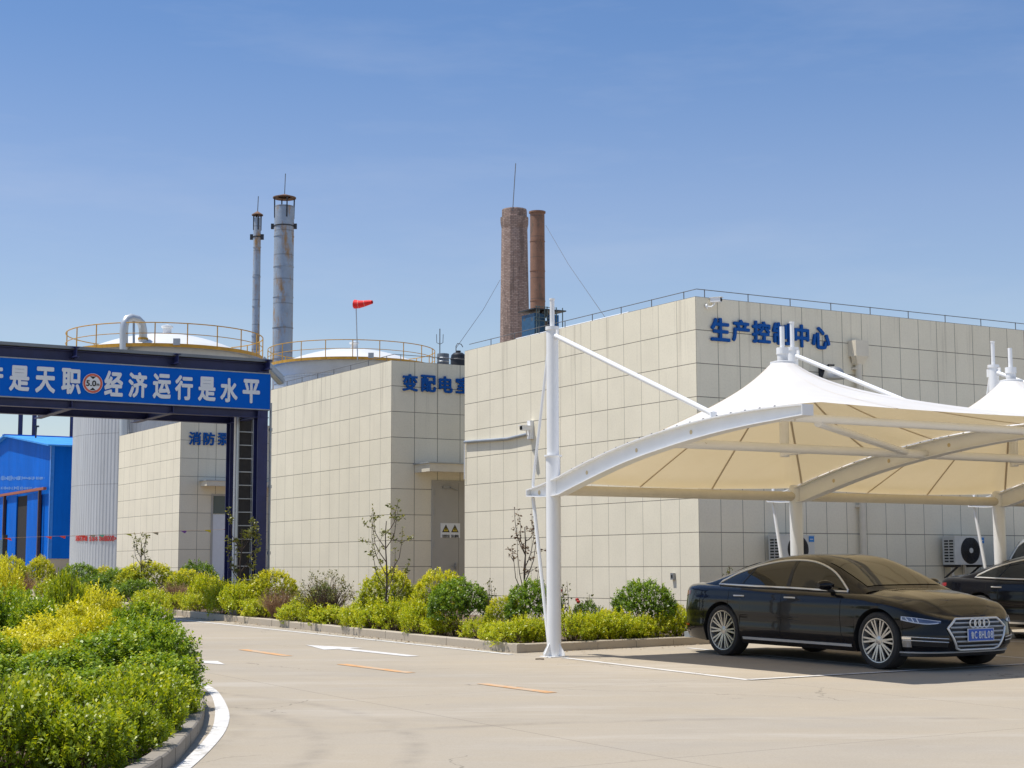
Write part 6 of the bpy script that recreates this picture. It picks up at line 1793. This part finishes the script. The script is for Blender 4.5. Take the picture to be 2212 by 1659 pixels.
# young trees: thin trunk, rising limbs, sparse leaves
def sapling(px, d, ybase, ytop, wpx, label, seed, nleaf, leafm, lean=0.0, dead=False):
    k = random.Random(seed); rn = np.random.default_rng(seed)
    p = AT(px, 1227, d); zb = gz(d) + 0.08; s = d/3500
    H = AT(px, ytop, d).z - zb; Wd = wpx*s
    o = thing('young_tree', (p.x, p.y, zb), 0, label, 'young tree')
    tr = MB(); br = MB(); tips = []
    def limb(mb, a, b, r0, r1, wob, n=6):
        pts = [a.lerp(b, i/n) + Vector((k.gauss(0, wob), k.gauss(0, wob), 0))*(1 if 0 < i < n else 0) for i in range(n + 1)]
        mb.tube(pts, [r0 + (r1-r0)*i/n for i in range(n + 1)], 6); return pts
    top = Vector((lean*Wd, 0, H*0.80))
    tp = limb(tr, Vector((0, 0, 0)), top, 0.020 + 0.006*H/3, 0.008, 0.012, 8)
    tr.build('trunk', M_bark, o, smooth=60)
    nb = 9
    for i in range(nb):
        t = 0.34 + 0.62*i/nb; b0 = tp[min(8, int(t*8))]
        a = k.uniform(0, 6.28) if i % 2 else (0 if i % 4 == 0 else math.pi) + k.uniform(-0.6, 0.6)
        rr = Wd/2*k.uniform(0.6, 1.05)*(1 - 0.25*t); hh = min(H*k.uniform(0.78, 1.0), b0.z + H*k.uniform(0.28, 0.45))
        m1 = b0 + Vector((math.cos(a)*rr*0.75, math.sin(a)*rr*0.75, (hh - b0.z)*0.38)); e = Vector((math.cos(a)*rr + top.x*0.3, math.sin(a)*rr, hh))
        pts = [b0, b0.lerp(m1, 0.55) - Vector((0, 0, 0.02)), m1, m1.lerp(e, 0.5) + Vector((k.gauss(0, .02), k.gauss(0, .02), 0)), e]
        br.tube(pts, [0.010, 0.008, 0.007, 0.005, 0.003], 5); tips.append((m1, e))
        for _ in range(2):
            c_ = pts[k.randrange(1, 4)]; dv = Vector((k.gauss(0, 1), k.gauss(0, 1), k.uniform(0.2, 1.6))).normalized()*k.uniform(0.1, 0.28)*H/2.4
            br.tube([c_, c_ + dv], [0.005, 0.002], 4); tips.append((c_, c_ + dv))
    br.build('branches', M_bark, o, smooth=60)
    P, A = [], []
    for i in range(nleaf):
        a, e = tips[int(rn.integers(len(tips)))]
        t = rn.uniform(0.25, 1.05)**0.7; q_ = np.array(a.lerp(e, t)) + rn.normal(size=3)*0.018*(1 if not dead else 1.2); P.append(q_); A.append(unit(np.array([rn.normal(), rn.normal(), rn.normal()*0.6 + (0.2 if not dead else -0.4)])))
    P, A = np.array(P), np.array(A); Nn = unit(np.cross(A, rn.normal(size=A.shape)))
    L = rn.uniform(0.035, 0.07, len(P))*(1.25 if d > 32 else 1.0)
    me = leaf_mesh('leaves', P, A, Nn, L, L*0.5, np.clip(rn.normal(0.5, 0.22, len(P)), 0, 1), leafm)
    link('leaves', me, o)
    return o
M_lsap = leaf_mat('leaf_sapling', [(0.0, (0.04, 0.05, 0.014)), (0.5, (0.16, 0.17, 0.035)), (1.0, (0.30, 0.28, 0.06))], 0.3)
M_ldead = leaf_mat('leaf_withered', [(0.0, (0.06, 0.030, 0.016)), (0.5, (0.13, 0.07, 0.035)), (1.0, (0.20, 0.13, 0.06))], 0.15)
sapling(834, kd(834, 0.75), 1310, 1066, 112, 'young tree with sparse leaves before the corner of the middle cream building', 5, 560, M_lsap)
sapling(1134, kd(1117, 1.9), 1255, 1078, 64, 'withered young tree with brown leaves left of the carport mast', 8, 230, M_ldead, dead=True)
sapling(520, kd(520, 1.2), 1300, 1096, 96, 'young leafy tree in front of the navy gantry legs', 12, 820, M_lsap)
sapling(304, 43.5, 1230, 1138, 50, 'small young tree before the left wall of the small cream building', 15, 330, M_lsap)
# tall rose stems with a few red flowers
def rose(px, d, ytop, label, seed, flower=True):
    k = random.Random(seed); rn = np.random.default_rng(seed); p = AT(px, 1227, d); zb = gz(d) + 0.08; H = AT(px, ytop, d).z - zb
    o = thing('rose_bush', (p.x, p.y, zb), 0, label, 'rose'); q = MB(); P, A = [], []; ends = []
    for i in range(4):
        e = Vector((k.uniform(-0.12, 0.12), k.uniform(-0.1, 0.1), H*k.uniform(0.7, 1.0))); ends.append(e)
        pts = [Vector((0, 0, 0)), e*0.5 + Vector((k.gauss(0, .03), 0, 0)), e]; q.tube(pts, [0.008, 0.006, 0.003], 5)
        for _ in range(26):
            t = rn.uniform(0.3, 1.0); P.append(np.array(pts[1].lerp(e, (t - 0.3)/0.7)) + rn.normal(size=3)*0.035); A.append(unit(rn.normal(size=3) + np.array([0, 0, 0.2])))
    q.build('stems', M_twig, o); P, A = np.array(P), np.array(A); L = rn.uniform(0.03, 0.055, len(P))
    link('leaves', leaf_mesh('leaves', P, A, unit(np.cross(A, rn.normal(size=A.shape))), L, L*0.6, np.clip(rn.normal(0.35, 0.2, len(P)), 0, 1), M_lolive), o)
    if flower:
        f_ = MB()
        for e in ends[:1]:
            f_.lathe([(0.0, -0.022), (0.026, -0.011), (0.032, 0.011), (0.02, 0.026), (0.0, 0.015)], 10, tuple(e + Vector((0, 0, 0.02))))
        f_.build('flower', M_red, o, smooth=60)
rose(1226, kd(1226, 1.4), 1256, 'tall rose stems with a red flower just right of the carport mast', 31)
rose(1262, kd(1262, 1.3), 1282, 'rose stems with dark buds before the sunlit wall', 32)
rose(1056, kd(1056, 1.6), 1242, 'thin weedy stem between the dark green and golden shrubs', 33, False)
rose(1245, kd(1245, 1.7), 1292, 'low rose stems with red flower behind the low shrubs', 35)
rose(1574, kd(1574, 0.8) + 0.9, 1214, 'slender weed stem standing behind the boot of the black sedan', 34, False)

# fallen leaves and grit on the bed and along its kerb: nobody could count it
lp, n_l = [], 2600
for _ in range(n_l):
    t = rnd.random(); a_ = K0.lerp(K1, t) if rnd.random() < 0.6 else K0.lerp(Vector((KR.x, KR.y, 0)), t*0.55)
    nrm = Vector((0.859, 0.512, 0)) if a_.x < K0.x else Vector((-0.512, 0.859, 0))
    off = rnd.uniform(0.14, 1.4) if rnd.random() < 0.72 else -abs(rnd.gauss(0, 0.16)) - 0.02
    p_ = Vector((a_.x, a_.y, 0)) + nrm*off; lp.append((p_.x, p_.y, gz(p_.y) + (0.105 + rnd.uniform(0, 0.03) if off > 0 else 0.012)))
lp = np.array(lp); la = unit(np.concatenate([nr.normal(size=(n_l, 2)), nr.normal(size=(n_l, 1))*0.15], 1)); ln_ = unit(np.array([0, 0, 1.0]) + nr.normal(size=(n_l, 3))*0.3); ln_ = unit(ln_ - la*(la*ln_).sum(-1, keepdims=True))
M_litter = leaf_mat('leaf_litter', [(0.0, (0.06, 0.04, 0.025)), (0.5, (0.20, 0.13, 0.07)), (1.0, (0.42, 0.32, 0.18))], 0.1)
lL = nr.uniform(0.018, 0.05, n_l)
lit = link('leaf_litter', leaf_mesh('leaf_litter', lp, la, ln_, lL, lL*0.55, nr.random(n_l), M_litter)); tag(lit, kind='stuff')
# string of little pennants across the bed
ps = [AT(-20, 1160, 42.5), AT(0, 1163, 42.2), AT(65, 1160, 41.9), AT(160, 1157, 41.6), AT(300, 1152, 41.2), AT(400, 1146, 40.9), AT(505, 1143, 40.6)]
pn = thing('pennant_string', ps[-1], 0, 'string of small coloured pennants strung from the gantry leg to the left', 'bunting')
q = MB(); q.tube([x - ps[-1] for x in ps], 0.0022, 4); q.build('cord', M_drytwig, pn)
cols = {'red': (0.6, 0.04, 0.03), 'teal': (0.10, 0.42, 0.38), 'grey': (0.3, 0.3, 0.3), 'olive': (0.35, 0.40, 0.06), 'purple': (0.18, 0.08, 0.5), 'yellow': (0.65, 0.60, 0.03)}
CM = {n: plain('pennant_' + n, c_, 0.7) for n, c_ in cols.items()}
def on_string(px):
    xs3 = [0]*0
    a = [(-20, 1160, 42.5), (0, 1163, 42.2), (65, 1160, 41.9), (160, 1157, 41.6), (300, 1152, 41.2), (400, 1146, 40.9), (505, 1143, 40.6)]
    return AT(px, float(np.interp(px, [t[0] for t in a], [t[1] for t in a])), float(np.interp(px, [t[0] for t in a], [t[2] for t in a])))
for px, n in ((15, 'red'), (104, 'red'), (218, 'teal'), (134, 'red'), (176, 'red'), (198, 'grey'), (275, 'olive'), (334, 'grey'), (396, 'purple'), (447, 'yellow'), (489, 'red')):
    w_ = on_string(px) - ps[-1]; k = rnd.uniform(-0.06, 0.06)
    q = MB(); q.add([w_ + Vector((-0.08, 0, 0.0)), w_ + Vector((0.08, 0.02, 0.0)), w_ + Vector((0.05 + k, 0.10, -0.065)), w_ + Vector((-0.07, 0.006, -0.005)), w_ + Vector((0.09, 0.026, -0.005)), w_ + Vector((0.05 + k, 0.106, -0.07))], [(0, 1, 2), (5, 4, 3), (0, 3, 4, 1), (1, 4, 5, 2), (2, 5, 3, 0)])
    q.build('pennant', CM[n], pn)
# pale roadside board at the left edge
p = AT(2, 1225, 50); bd_ = thing('road_board', (p.x, p.y, gz(50)), TH, 'pale board on a dark post cut by the left edge of the picture', 'sign')
q = MB(); z1 = AT(2, 1166, 50).z - gz(50); z0 = AT(2, 1212, 50).z - gz(50); q.box((-0.9, -0.03, z0), (0.02, 0.0, z1)); q.build('board', plain('board_pale', (0.30, 0.42, 0.48), 0.5), bd_)
q = MB(); q.box((0.02, -0.06, 0), (0.16, 0.06, z1 + 0.15)); q.build('post', M_dark, bd_)
# fallen twig on the pavement by the mast
p = G(1252, 1401 + 20); tw = thing('fallen_twig', (G(1166 + 0, 1425.5).x, G(1166, 1425.5).y, G(1166, 1425.5).z), 0, 'short dark twig lying on the pavement before the mast foot', 'twig')
q = MB(); q.tube([(-0.06, 0, 0.012), (0, 0.01, 0.014), (0.06, 0, 0.012)], 0.009, 5); q.tube([(0.01, 0.01, 0.014), (0.04, 0.04, 0.012)], 0.006, 5); q.build('stem', M_twig, tw)
